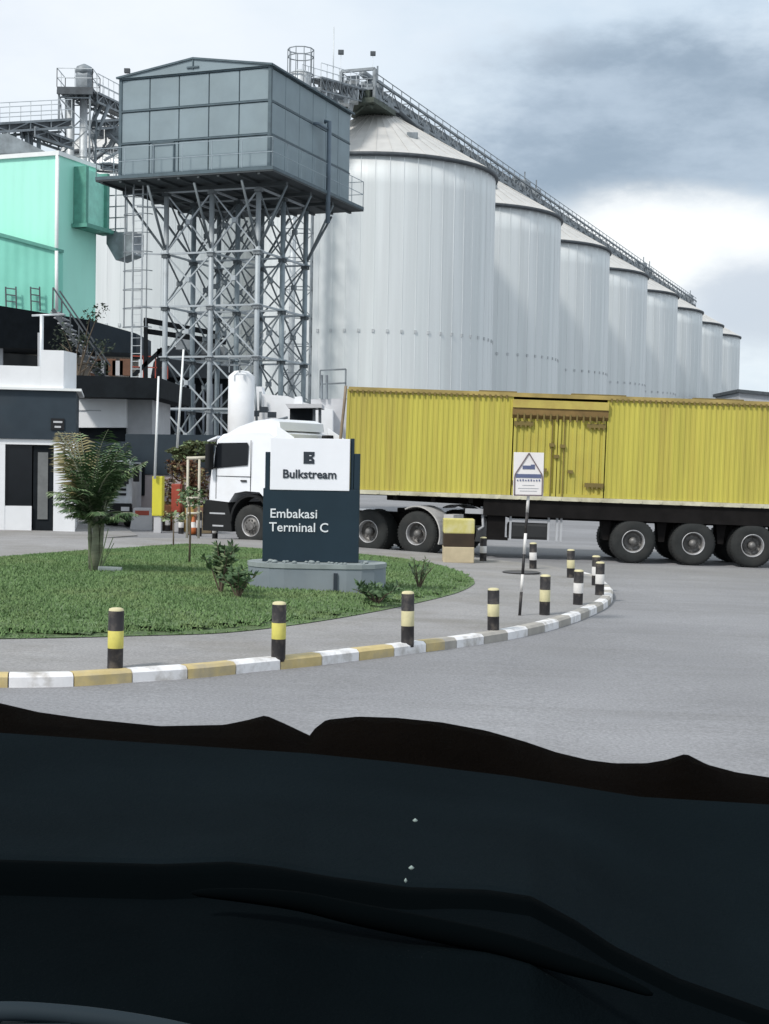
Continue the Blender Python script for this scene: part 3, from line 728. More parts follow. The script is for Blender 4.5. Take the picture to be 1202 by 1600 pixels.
# mint green building
D = 75.0
r0 = P(92, 482, D); gb = thing('green_building', 'tall mint green clad building with a shaded side wall and a hoist box', 'building', (r0.x, D, gz(r0.x)))
ft, fb = P(92, 243, D), P(92, 482, D)
wl = [ft, ft+V*14, ft+V*14+Z*(fb.z-ft.z-6), Vector((ft.x, ft.y, fb.z-6))]
MB().prism(wl, U*3.6).build('wall', mint, gb, world=True)
mb = MB(); a = ft-U*.15-V*.1; mb.prism([a, a+V*14.4, a+V*14.4+Z*.22, a+Z*.22], U*3.95)
mb.build('roof', trim_w, gb, world=True)
mb = MB(); c_ = ft+V*.05-U*.08-V*.02; mb.tube([c_, Vector((c_.x, c_.y, fb.z))], .10, 6); c_ = ft+V*.8-U*.05; 
mb.build('downpipe', trim_w, gb, world=True)
mb = MB(); s0_ = ft+U*1.5-V*.02; 
q = [s0_-Z*.4, s0_+U*2.0-Z*.4, s0_+U*2.0-Z*3.3, s0_-Z*3.3]
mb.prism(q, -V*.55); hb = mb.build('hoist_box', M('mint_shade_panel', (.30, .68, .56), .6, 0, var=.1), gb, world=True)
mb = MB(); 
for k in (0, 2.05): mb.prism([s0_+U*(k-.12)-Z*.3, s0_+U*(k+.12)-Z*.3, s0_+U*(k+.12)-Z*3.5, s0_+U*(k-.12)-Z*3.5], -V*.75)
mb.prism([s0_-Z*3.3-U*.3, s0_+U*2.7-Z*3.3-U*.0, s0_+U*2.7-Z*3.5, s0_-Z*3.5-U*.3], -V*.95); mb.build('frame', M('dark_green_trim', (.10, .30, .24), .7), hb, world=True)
mb = MB(); c_ = s0_+U*2.3-Z*3.4-V*.5; mb.prism([c_, c_-V*1.6, c_-V*1.6-Z*1.2, c_-V*.6-Z*1.5, c_-Z*.6], U*1.2); mb.build('chute', truss_m, gb, world=True)
mb = MB(); c_ = s0_+U*2.4-V*.6
for z in range(6): mb.tube([c_-Z*(.2+z*.6), c_-V*1.1-Z*(.2+z*.6)], .04, 4)
mb.tube([c_-V*1.1, c_-V*1.1-Z*3.4], .05, 4); mb.tube([c_-V*.4, c_-V*.4-Z*3.4], .05, 4); mb.build('ladder', truss_m, gb, world=True)
# lower annex in front
D2 = 74.3
mb = MB(); mb.prism([P(-170, 322, D2), P(88, 391, D2), P(88, 500, D2), P(-170, 500, D2)], (U*.6))
ax = thing('green_annex', 'lower green lean-to with sloping roof edge in front of the tall green building', 'building', P(60, 500, D2))
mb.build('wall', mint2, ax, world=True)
mb = MB(); mb.prism([P(-170, 318, D2), P(90, 388, D2), P(90, 393, D2), P(-170, 324, D2)], U*.72); o = mb.build('roof', M('annex_roof_edge', (.10, .32, .26), .6), ax, world=True); o.location = -U*.15
mb = MB(); mb.tube([P(88.5, 392, D2-.2), P(88.5, 485, D2-.2)], .09, 6); mb.build('downpipe', trim_w, ax, world=True)
for (xa, xb) in ((9, 25), (48, 62)):
    mb = MB()
    for x in (xa, xb): mb.tube([P(x, 448, D2-.3), P(x+1, 486, D2-.3)], .045, 4)
    for y in (450, 460, 470): mb.tube([P(xa, y, D2-.3), P(xb, y+2, D2-.3)], .04, 4)
    mb.build('roof_ladder', dark_ring, ax, world=True)
# dark canopy building behind the gatehouse
D3 = 56.0
cb = thing('loading_building', 'dark clad loading hall with canopy behind the white gatehouse', 'building', P(60, 800, D3))
a = P(0, 478, D3)
def sweep(l, d0, d1, mt, nm, par=None, back_=6):      # strip running right and away, given by photo points at both ends
    (xa, ya0, ya1), (xb, yb0, yb1) = l
    A, B = P(xa, ya0, d0), P(xb, yb0, d1); C_, D_ = P(xb, yb1, d1), P(xa, ya1, d0)
    return MB().prism([A, B, C_, D_], (0, back_, 0)).build(nm, mt, par, world=par is not None)
sweep(((-60, 468, 540), (140, 500, 548)), D3, D3+5, slate_d, 'canopy', cb)
sweep(((140.5, 500, 549), (213, 521, 552)), D3+5, D3+7, slate, 'canopy', cb, 4)
sweep(((-80, 527, 620), (205, 547, 640)), D3+3, D3+9, beige, 'wall', cb, 2)
sweep(((-40, 547, 575), (62, 556, 580)), D3+2.9, D3+4.9, glass_d, 'window', cb, .2)
mb = MB()
for x in (2, 62): mb.tube([P(x, 520, D3+2), P(x, 580, D3+2)], .09, 4)
mb.build('column', wall_g, cb, world=True)
for k in range(5):
    mb = MB(); xx = 168+k*11; mb.box(P(xx, 600, D3+8).x-.25, P(xx, 600, D3+8).x+.2, D3+5.5, D3+6.0, P(xx, 588, D3+6).z, P(xx, 562+3*(k % 2), D3+6).z)
    mb.build('parcel' if 0 else 'pipe_stub', [M('rust_brown', (.16, .08, .05), .8), wall_pale][k % 2], cb, world=True)
# dark flat roof + white and grey walls beside the wall
D4 = 47.0
ob = thing('office_building', 'white and grey walled office with a black flat roof right of the gatehouse', 'building', P(180, 830, D4))
block('roof', [(110, 586), (252, 591), (252, 622), (110, 620)], D4-1.2, 7, slate_d, '', '', ob)
block('wall', [(112, 621), (197, 621), (197, 668), (112, 668)], D4, 4, wall_w, '', '', ob)
o = block('side_wall', [(197.5, 623), (238, 623), (238, 840), (197.5, 840)], D4+.3, 4, wall_g, '', '', ob)
block('window_band', [(112, 668.5), (197, 668.5), (197, 830), (112, 830)], D4+.25, 3.5, slate_d, '', '', ob)
block('sign_strip', [(119, 640), (158, 641), (158, 642.5), (119, 641.5)], D4-.03, .03, wall_g, '', '', ob)
# staircase with light treads between gatehouse and canopy
sp0, sp1 = P(88, 486, 50), P(168, 604, 50)
sx_ = thing('steel_staircase', 'dark steel staircase with pale treads slanting down behind the gatehouse parapet', 'staircase', (sp1.x, 50, sp1.z))
mb = MB()
for y_ in (-.5, .5): mb.tube([sp0+Vector((0, y_, 0)), sp1+Vector((0, y_, 0))], .09, 4); mb.tube([sp0+Vector((0, y_, .75)), sp1+Vector((0, y_, .75))], .035, 4)
for k in range(7): p = sp0.lerp(sp1, k/6); mb.tube([p+Vector((0, -.5, 0)), p+Vector((0, -.5, .75))], .03, 4)
mb.build('stringer', dark_ring, sx_, world=True)
for k in range(14):
    p = sp0.lerp(sp1, (k+.5)/14); MB().box(p.x-.16, p.x+.16, p.y-.5, p.y+.5, p.z-.02, p.z+.02).build('tread', wall_g, sx_, world=True)
# sparse dark tree in front of the canopy
def leaf_cloud(mb, c_, rad, n_, size, mis=(0,), rr=rnd, flat=1.0):
    c_ = Vector(c_)
    for _ in range(n_):
        while True:
            d_ = Vector((rr.uniform(-1, 1), rr.uniform(-1, 1), rr.uniform(-1, 1)))
            if d_.length <= 1: break
        p = c_+Vector((d_.x*rad[0], d_.y*rad[1], d_.z*rad[2])); s_ = size*rr.uniform(.6, 1.4)
        a = Vector((rr.gauss(0, 1), rr.gauss(0, 1), rr.gauss(0, .6))).normalized(); b = a.orthogonal().normalized(); b.rotate(Matrix.Rotation(rr.uniform(0, 6.28), 3, a))
        mb.add([p-a*s_, p+b*s_*.45, p+a*s_, p-b*s_*.45], [[0, 1, 2, 3]], rr.choice(mis))
tp = P(125, 620, 49)
tr = thing('tree', 'sparse dark tree in front of the black canopy, behind the gatehouse', 'tree', (tp.x, 49, gz(tp.x)))
mb = MB(); base = Vector((tp.x, 49, gz(tp.x))); mb.tube([base, tp, P(118, 560, 49)], [.12, .09, .05], 7)
ends = []
for k in range(16):
    e = P(rnd.uniform(90, 165), rnd.uniform(478, 600), 49+rnd.uniform(-1, 1)); s_ = tp.lerp(P(118, 560, 49), rnd.random()); mb.tube([s_, s_.lerp(e, .5)+Z*.15, e], [.035, .022, .01], 5); ends.append(e)
mb.build('trunk', bark, tr, world=True)
mb = MB()
for e in ends: leaf_cloud(mb, e, (.35, .4, .28), 60, .06)
mb.build('crown', M('dark_leaf', (.035, .05, .03), .8, var=.4), tr, world=True)
# T shaped pipe on the gatehouse roof
# gatehouse --------------------------------------------------------
D5 = 38.7; GA = -.19
GU = Vector((sin(GA), cos(GA), 0)); GV = Vector((-cos(GA), sin(GA), 0))
gh = thing('gatehouse', 'low gatehouse with white parapet, slate fascia and dark doorway', 'building', G(60, 832))
near_c = P(117, 830, D5)
zt_, zp0 = P(97, 548, D5).z, P(97, 607, D5).z
zl = P(0, 572, D5).z
def sA(px):                    # metres left of the near corner for a photo column
    k = (px-CX)/F; return (near_c.x-k*D5)/(k*GV.y-GV.x)
def gbox(s0_, s1_, u0, u1, z0, z1, m_, nm, par=gh):      # s metres left of the near corner, u metres back
    b0 = Vector((near_c.x, D5, 0))
    q = [b0+GV*s0_+GU*u0, b0+GV*s1_+GU*u0, b0+GV*s1_+GU*u1, b0+GV*s0_+GU*u1]
    for p in q: p.z = z0
    return MB().prism(q, (0, 0, z1-z0)).build(nm, m_, par, world=True)
zf1 = P(97, 687, D5).z
b0 = Vector((near_c.x, D5, 0)); q = [b0+GV*sA(97), b0+GV*sA(61), b0+GV*sA(61)+GU*3.4, b0+GV*.1+GU*3.4, b0+GV*.02+GU*1.0]
for p in q: p.z = zp0
MB().prism(q, (0, 0, zt_-zp0)).build('parapet', wall_w, gh, world=True)
gbox(sA(61)+.002, 9, 0.0, 3.4, zp0, zl, wall_w, 'parapet')
gbox(-.14, 9, -.12, 4.3, zp0-.07, zp0-.003, trim_w, 'coping')
gbox(-.0, 9, -.02, 3.9, zf1, zp0-.073, slate, 'fascia')
gzz = gz(near_c.x)
zd = P(60, 695, D5).z
gbox(.0, sA(83), .03, 3.6, gzz-.2, zf1-.003, wall_w, 'wall')                     # right pier
gbox(sA(83), 9, .035, 3.6, zd, zf1-.004, wall_w, 'wall')                # above opening
gbox(sA(7), 9, .03, 3.6, gzz-.2, zd-.003, wall_w, 'wall')
gbox(sA(49), sA(7), .04, .3, gzz-.2, P(30, 790, D5).z, wall_w, 'window_sill_wall')
gbox(sA(83)+.003, sA(7)-.003, 1.6, 3.5, gzz-.1, zd-.004, dark_in, 'interior')
wf = gbox(sA(49), sA(8), .10, .14, P(30, 790, D5).z+.003, zd-.004, glass_d, 'window')
dr = gbox(sA(82), sA(51), .12, .17, gzz+.05, zd-.004, slate_d, 'door')
gbox(sA(74), sA(58), .09, .115, gzz+.35, zd-.2, M('frosted_glass', (.16, .165, .165), .25, spec=.5), 'pane', dr)
z1 = P(90, 654, D5).z; z0 = P(90, 672, D5).z
ns = gbox(sA(99), sA(78), -.05, -.025, z0, z1, dark_in, 'notice_board')
for k, (l, r_) in enumerate(((96, 82), (94, 84))):
    z = z1-.07-.13*k; gbox(sA(l), sA(r_), -.062, -.052, z-.05, z, wall_pale, 'notice_line', ns)
bp_ = P(65, 555, 40.2)
t = thing('vent_pipe', 'pale T shaped pipe standing on the gatehouse roof', 'pipe', (bp_.x, 40.2, zp0))
mb = MB(); mb.tube([(bp_.x, 40.2, zp0), (bp_.x, 40.2, P(65, 492, 40.2).z)], .055, 8); mb.build('pole', pale_steel, t, world=True)
mb = MB(); mb.tube([P(50, 493, 40.2), P(100, 491, 40.2)], .028, 6); mb.build('crossbar', pale_steel, t, world=True)

# ---------------------------------------------------------------- slate gate wall, posts and things near the gate
D6 = 44.0
wq = thing('boundary_wall', 'slate painted boundary wall with paler base left of the lorry cab', 'wall', P(260, 822, D6))
block('upper_panel', [(140, 690), (196, 690), (196, 678), (350, 680), (350, 742), (140, 740)], D6, .3, slate, '', '', wq)
o = block('lower_wall', [(140, 741), (350, 743), (350, 830), (140, 830)], D6+.05, .3, M('pinkish_render', (.50, .44, .45), .9, var=.12, scale=2), '', '', wq)
# dark hall behind the tower, with an open steel frame
D7 = 68.0
dh = thing('dark_hall', 'dark open hall seen between the water tower legs', 'building', P(300, 775, D7))
block('wall', [(236, 586), (362, 590), (362, 790), (236, 790)], D7, 6, slate_d, '', '', dh)
block('roof', [(262, 540), (352, 556), (366, 592), (236, 588), (240, 566)], D7-.6, 7, M('slate_roof', (.025, .032, .04), .8, spec=.15), '', '', dh)
mb = MB()
for x in range(248, 360, 14): mb.tube([P(x, 600, D7-.7), P(x, 700, D7-.7)], .06, 4)
mb.tube([P(240, 640, D7-.7), P(360, 642, D7-.7)], .06, 4); mb.build('louvre', M('bluegrey_steel', (.10, .12, .15), .6), dh, world=True)
D8 = 60.0
sf = thing('black_gantry', 'black steel frame with a diagonal stay left of the water tower legs', 'gantry', P(230, 600, D8))
for l in (((228, 500), (228, 596)), ((249, 545), (249, 600))): MB().tube([P(*l[0], D8), P(*l[1], D8)], .11, 4).build('post', slate_d, sf, world=True)
for l in (((226, 500), (352, 524)), ((226, 517), (352, 535))): MB().tube([P(*l[0], D8), P(*l[1], D8+2)], .14, 4).build('beam', slate_d, sf, world=True)
MB().tube([P(203, 592, D8), P(254, 545, D8)], .11, 4).build('stay', slate_d, sf, world=True)
mb = MB(); railing(mb, [P(205, 590, D8), P(262, 592, D8)], .9, .03, .5); mb.build('railing', red_p, sf, world=True)
for k, (x, y, w, h) in enumerate(((275, 520, 26, 26), (305, 530, 30, 24), (332, 540, 20, 30), (290, 548, 24, 20))):
    o = block('machine_box', [(x, y), (x+w, y+2), (x+w, y+h), (x, y+h)], 63+k*.4, 1.2, [truss_m, dark_ring][k % 2], '', '', sf)

# white plant buildings behind the cab
D9 = 50.0
wt = P(376, 700, D9)
t = thing('white_bin', 'tall white round bin behind the lorry cab, under the water tower', 'bin', (wt.x, D9, gz(wt.x)))
rr_ = (P(398, 700, D9).x-P(357, 700, D9).x)/2
MB().lathe([(rr_, 0), (rr_, P(376, 592, D9).z), (rr_*.55, P(376, 584, D9).z), (.05, P(376, 583, D9).z)], n=20).build('shell', wall_w, t)
mb = MB(); zt2 = P(376, 588, D9).z; railing(mb, [(-rr_*.8, -.6, zt2), (rr_*.8, -.6, zt2)], .5, .03, .4); mb.build('railing', truss_m, t)
t = thing('white_building', 'white plant building with pipework between the bin and the booth', 'building', P(420, 790, 51.5))
block('wall', [(396, 604), (409, 604), (411, 616), (450, 619), (472, 628), (520, 640), (520, 780), (396, 780)], 51.5, 1.2, wall_w, '', '', t)
mb = MB()
for a, b in (((392, 668), (450, 652)), ((398, 600), (402, 668)), ((407, 612), (407, 640)), ((395, 645), (420, 640))): mb.tube([P(*a, 51.2), P(*b, 51.2)], .045, 6)
mb.build('pipework', truss_m, t, world=True)
mb = MB(); 
for x, y in ((412, 640), (398, 646), (425, 648)): p = P(x, y, 51.0); mb.box(p.x-.15, p.x+.15, p.y, p.y+.2, p.z-.1, p.z+.1)
mb.build('valve', dark_ring, t, world=True)
t = thing('pale_building', 'pale low building seen between the booth and the yellow trailer', 'building', P(518, 785, 52.5))
block('wall', [(486, 624), (560, 622), (560, 780), (486, 780)], 52.5, .9, wall_pale, '', '', t)
mb = MB(); railing(mb, [P(500, 622, 52.4), P(540, 620, 52.4)], 1.0, .04, .7); mb.build('railing', truss_m, t, world=True)
for x in (503, 511): MB().tube([P(x, 624, 52.4), P(x, 586, 52.4)], .05, 5).build('vent_pipe', truss_m, t, world=True)
D10 = 46.0
t = thing('guard_booth', 'small raised booth with flat pale roof behind the cab', 'booth', P(475, 806, D10))
mb = MB(); mb.prism(pxpoly([(446, 631), (503, 631), (503, 637), (450, 637.5)], D10-.5), (0, 2, 0)); mb.build('roof', wall_pale, t, world=True)
block('cabin', [(453, 638), (488, 638), (488, 700), (453, 700)], D10, 1.3, slate_d, '', '', t)
for x in (491, 500): MB().tube([P(x, 637, D10-.3), P(x, 740, D10-.3)], .05, 5).build('post', dark_ring, t, world=True)
MB().tube([P(470, 662, D10-.4), P(500, 662, D10-.4)], .04, 5).build('rail', dark_ring, t, world=True)
block('cowl', [(461, 620), (471, 619), (473, 631), (459, 631)], D10, .6, wall_w, '', '', t)
# small person-shaped dark fitting is left out; far roofline right of the silos
t = thing('far_shed', 'low dark shed roof far away at the right edge above the trailer', 'shed', P(1190, 750, 210))
MB().prism(pxpoly([(1155, 614), (1170, 615), (1300, 629), (1300, 760), (1155, 760)], 210), (0, 15, 0)).build('wall', wall_g, t, world=True)
MB().prism(pxpoly([(1153, 608), (1300, 622), (1300, 628), (1153, 613)], 209.5), (0, 16, 0)).build('roof', dark_ring, t, world=True)

# ================================================================ wheels, tractor and trailer
def wheel(parent, c_, r, w, side=-1, hub='deep', nm='wheel'):
    """c_ centre of outer face plane, axis local y; side=-1: outer face towards -y"""
    x, y, z = c_; s_ = -side
    root = bpy.data.objects.new(nm, None)
    mb = MB()
    prof = [(.52*r, .02), (.66*r, .0), (.86*r, .012), (.95*r, .03), (.995*r, .07), (r, .12), (r, w-.12), (.95*r, w-.03), (.52*r, w)]
    mb.lathe([(a, y+s_*b) for a, b in prof], (x, 0, z), 40, 0, 'y', caps=(False, True))
    for k in range(44):
        w_ = 2*pi*k/44; ca, sa = cos(w_), sin(w_); R1 = r*1.003
        for (b0, b1) in ((.06, .13), (w-.13, w-.06)):
            q = [(x+ca*rr2-sa*t_, y+s_*bb, z+sa*rr2+ca*t_) for bb in (b0, b1) for rr2, t_ in ((R1-.02, -.018), (R1+.006, -.018), (R1+.006, .018), (R1-.02, .018))]
            mb.add(q, [[0, 1, 5, 4], [1, 2, 6, 5], [2, 3, 7, 6], [0, 1, 2, 3], [4, 5, 6, 7]])
    ty_ = mb.build(nm, tyre_m, parent)
    mb = MB()
    if hub == 'deep':
        mb.lathe([(a, y+s_*b) for a, b in [(.525*r, .015), (.50*r, .0), (.475*r, .03), (.45*r, .12), (.43*r, .20), (.27*r, .215), (.20*r, .17)]], (x, 0, z), 32, 0, 'y', mis=[1, 1, 1, 0, 0, 0], caps=(False, True))
        nb, br, by = 10, .335*r, .20
    else:
        mb.lathe([(a, y+s_*b) for a, b in [(.525*r, .015), (.50*r, .0), (.47*r, .03), (.42*r, .06), (.34*r, .03), (.22*r, .0), (.2*r, -.03)]], (x, 0, z), 32, 0, 'y', mis=[1, 1, 0, 0, 0, 0], caps=(False, True))
        nb, br, by = 10, .29*r, .0
    for k in range(nb):
        w_ = 2*pi*k/nb; mb.lathe([(.016, y+s_*(by-.03)), (.016, y+s_*(by+.03))], (x+cos(w_)*br, 0, z+sin(w_)*br), 6, 0, 'y')
    mb.build('rim', [rim_m, rim_l], ty_)
    mb = MB(); mb.lathe([(a, y+s_*b) for a, b in [(.20*r, .18), (.18*r, .06), (.15*r, .03), (.10*r, -.005), (.01, -.008)]], (x, 0, z), 20, 0, 'y'); mb.build('hub', alu if hub != 'deep' else rim_m, ty_)
    bpy.data.objects.remove(root)
    return ty_

TY = 34.2
tl_x = P(539, 690, TY).x
tr = thing('semi_trailer', 'long olive yellow corrugated box trailer on three axles', 'trailer', (tl_x, TY+1.25, gz(tl_x)), 0, ry=.018)
ZT, ZB, LEN = P(601, 606, TY).z-gz(0)-.0, P(601, 776, TY).z, 12.6
LZ0 = gz(tl_x)
zt_l, zb_l = P(545, 604, TY).z-LZ0, P(560, 771, TY).z-LZ0
y0 = -1.25
def corr(x0, x1, z0, z1, y, m_, nm, pitch=.12, amp=.010, par=tr):
    mb = MB(); n_ = int((x1-x0)/pitch); p = (x1-x0)/n_; pts = []
    for k in range(n_):
        for f_, a in ((0, 0), (.30, 0), (.42, amp), (.80, amp), (.93, 0)): pts.append((x0+(k+f_)*p, y+a*(1 if y < 0 else -1)))
    pts.append((x1, y)); m_n = len(pts)
    vs = [(a, b, z) for z in (z0, z1) for a, b in pts]
    mb.add(vs, [[i, i+1, m_n+i+1, m_n+i] for i in range(m_n-1)])
    mb.box(x0, x1, min(y, y+.06*(1 if y < 0 else -1))+.045*(1 if y < 0 else 0), max(y, y+.06*(1 if y < 0 else -1))-.045*(1 if y > 0 else 0), z0, z1)
    return mb.build(nm, m_, par)
XD0 = P(797, 700, TY).x-tl_x; XD1 = P(944, 700, TY).x-tl_x; XM = (P(868, 700, TY).x-tl_x)
ztw = zt_l-.10; zbw = zb_l+.10
corr(.04, XD0, zbw, ztw, y0, yel_t, 'side_wall'); corr(XD1, LEN-.04, zbw, ztw, y0, yel_t, 'side_wall')
zh = zt_l-.60
# doors
for a, b in ((XD0+.03, XM-.01), (XM+.01, XD1-.03)):
    dd = corr(a, b, zbw, zh, y0-.0, yel_d, 'door', .17, .028)
    mb = MB()
    for x in (a+.03, b-.03): mb.box(x-.03, x+.03, y0-.02, y0+.05, zbw, zh)
    mb.box(a, b, y0-.018, y0+.05, zbw, zbw+.07); mb.build('door_frame', yel_d, dd)
    hx = a if a < XM-.5 else b; sg = 1 if a < XM-.5 else -1
    for z in (zh-.12, zbw+.30): 
        mb = MB(); mb.box(min(hx, hx+sg*.45), max(hx, hx+sg*.45), y0-.05, y0-.021, z-.05, z+.05)
        for k in range(4): mb.box(hx+sg*(.05+.11*k)-.02, hx+sg*(.05+.11*k)+.02, y0-.06, y0-.02, z-.09, z-.04)
        mb.build('hinge', M('dark_olive_fitting', (.17, .125, .035), .7), dd)
mb = MB(); mb.box(XM-.15, XM-.13, y0-.045, y0-.02, zbw, zh); mb.box(XM+.14, XM+.16, y0-.045, y0-.02, zbw, zh)
for z, x in ((zbw+.95, XM-.02), (zbw+.62, XM-.3), (zbw+.60, XM+.32), (zbw+1.2, XM+.12), (zbw+1.22, XM-.14)): mb.box(x-.06, x+.06, y0-.07, y0-.02, z-.04, z+.04)
mb.build('lock_bar', M('dark_olive_fitting', (.17, .125, .035), .7), tr)
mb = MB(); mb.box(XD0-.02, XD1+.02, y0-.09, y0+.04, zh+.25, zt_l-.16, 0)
mb.prism([(XD0-.02, y0-.06, zh+.246), (XD0-.02, y0-.06, zh+.08), (XD0-.02, y0+.0, zh+.0), (XD0-.02, y0+.04, zh+.246)], (XD1-XD0+.04, 0, 0), 1)  # sloping piece coloured as the header's shadow
for k in range(14): x = XD0+.1+k*(XD1-XD0-.2)/13; mb.box(x-.02, x+.02, y0-.085, y0-.03, zh-.05, zh+.12, 2)
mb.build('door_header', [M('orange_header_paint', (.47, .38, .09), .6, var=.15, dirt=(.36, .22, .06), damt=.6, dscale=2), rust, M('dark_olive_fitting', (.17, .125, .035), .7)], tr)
mb = MB(); mb.box(0, LEN, y0-.03, y0+.06, ztw+.003, zt_l, 0); mb.box(0, LEN, 1.19, 1.28, ztw, zt_l, 0)
n_ = 96
for k in range(n_):
    x = .08+k*(LEN-.16)/(n_-1)
    if not (XD0-.05 < x < XD1+.05): mb.box(x-.022, x+.022, y0-.05, y0-.031, ztw-.05, ztw+.035, 1)
mb.build('top_rail', [M('brownish_top_rail', (.36, .27, .09), .65, var=.25, scale=2), M('dark_olive_fitting', (.17, .125, .035), .7)], tr)
mb = MB(); mb.box(0, LEN, y0-.045, y0+.06, zb_l, zbw-.003, 0); mb.box(0, LEN, 1.19, 1.29, zb_l, zbw, 0)
for k in range(26): x = .3+k*.48; mb.box(x-.03, x+.03, y0-.06, y0-.046, zb_l+.01, zb_l+.07, 0)
mb.build('bottom_rail', [rail_c], tr)
mb = MB(); mb.box(.0, .05, y0+.0, 1.25, zb_l, zt_l-.002); mb.box(-.03, 0, y0+.0, y0+.12, zb_l, zt_l-.05); mb.box(-.03, 0, 1.1, 1.24, zb_l, zt_l-.05); mb.build('front_wall', yel_t, tr)
mb = MB(); mb.box(LEN-.05, LEN, y0+.001, 1.25, zb_l, zt_l-.002); mb.build('rear_wall', yel_t, tr)
corr(.05, LEN-.05, zbw, ztw, 1.25, yel_t, 'side_wall')
mb = MB(); mb.box(.051, LEN-.051, y0+.061, 1.18, zt_l-.05, zt_l-.01)
mb.build('roof', M('trailer_roof', (.30, .24, .10), .7), tr)
for xa_, xb_ in ((3.1, 4.0), (5.3, 6.6), (8.2, 9.4)): MB().box(xa_, xb_, y0+.1, y0+.3, zt_l-.008, zt_l+.035, bev=.01).build('roof_batten', M('dark_olive_fitting', (.17, .125, .035), .7), tr)
mb = MB(); mb.box(.06, LEN-.06, y0+.065, 1.17, zb_l-.02, zb_l+.06); mb.build('floor', chassis, tr)
mb = MB(); mb.tube([(-.07, y0+.05, zt_l+.02), (-.10, y0+.05, zt_l-.5), (-.16, y0+.03, zb_l+1.2), (-.2, y0+.03, zb_l+.3)], .035, 6); mb.build('front_pipe', M('brown_pipe', (.22, .17, .12), .7), tr)
# chassis
ax_ = [P(989.5, 847, TY).x-tl_x, P(1083.4, 850, TY).x-tl_x, P(1176, 854, TY).x-tl_x]
mb = MB()
for y in (-.55, .45): mb.prism([(1.0, y, zb_l-.03), (1.0, y, zb_l-.14), (3.0, y, zb_l-.18), (4.0, y, zb_l-.48), (LEN-.2, y, zb_l-.48), (LEN-.2, y, zb_l-.03)], (0, .12, 0))
for x in [1.2+k*.9 for k in range(13)]: mb.box(x-.05, x+.05, y0+.08, 1.15, zb_l-.13, zb_l-.025)
mb.prism([(3.3, y0+.02, zb_l-.005), (3.3, y0+.02, zb_l-.40), (LEN-.1, y0+.02, zb_l-.44), (LEN-.1, y0+.02, zb_l-.005)], (0, .05, 0))
mb.build('chassis', chassis, tr)
r_t = .525
for k, x in enumerate(ax_):
    wheel(tr, (x, y0-.0, r_t), r_t, .56, -1)
    o = wheel(tr, (x, 1.25, r_t), r_t, .56, 1)
    mb = MB(); mb.tube([(x, -.8, r_t), (x, .8, r_t)], .07, 8); mb.box(x-.35, x+.35, -.62, -.46, r_t+.05, zb_l-.45); mb.build('axle', chassis, tr)
for x in (ax_[0]-.62, (ax_[0]+ax_[1])/2, (ax_[1]+ax_[2])/2, ax_[2]+.62): MB().prism([(x-.12, -.95, zb_l-.44), (x+.12, -.95, zb_l-.44), (x+.07, -.95, r_t+.0), (x-.07, -.95, r_t+.0)], (0, .35, 0)).build('suspension_hanger', chassis, tr)
# landing legs panel, underslung boxes
xl = P(776, 800, TY).x-tl_x
mb = MB(); mb.box(xl-.21, xl+.21, y0+.12, y0+.4, .50, zb_l-.1); mb.box(xl-.21, xl+.21, .85, 1.13, .50, zb_l-.1); mb.box(xl-.12, xl+.12, y0+.4, .85, .9, 1.0); mb.box(xl-.28, xl+.28, y0+.08, y0+.45, .44, .50); mb.build('landing_leg', chassis, tr)
xa, xb = P(795, 800, TY).x-tl_x, P(860, 800, TY).x-tl_x
mb = MB(); mb.box(xa, xb, y0+.12, y0+.62, .48, .86, bev=.06); mb.build('tool_box', M('black_steel_box', (.018, .019, .02), .55), tr)
mb = MB()
for x in (xa+.02, xb-.06, xb+.14, xb+.24): mb.box(x, x+.05, y0+.10, y0+.16, .46, zb_l-.4)
mb.tube([(xa, y0+.1, .95), (xb, y0+.1, .95)], .02, 5); mb.build('box_bracket', wall_g, tr)
xg = P(756, 800, TY).x-tl_x
mb = MB(); mb.tube([(xg-.05, y0+.2, zb_l-.2), (xg, y0+.2, .75), (xg-.12, y0+.2, .66)], .035, 6); mb.box(xg-.45, xg+.05, y0+.1, y0+.25, zb_l-.38, zb_l-.26); mb.build('crank_gear', wall_g, tr)

# tractor ----------------------------------------------------------
hx, hy = -.857, .515
hd = atan2(hy, hx)
A3 = Vector((P(650, 830, TY).x, TY, 0))
cen = A3+Vector((.515, .857, 0))*1.25
tk = thing('truck_tractor', 'white cab lorry tractor coupled under the front of the yellow trailer', 'truck', (cen.x, cen.y, gz(cen.x)), hd)
def shell(prof, y0_, y1_, m_, nm, par=tk, inset=0):
    a = [(x, y0_, z) for x, z in prof]; return MB().prism(a, (0, y1_-y0_, 0)).build(nm, m_, par)
R = .535
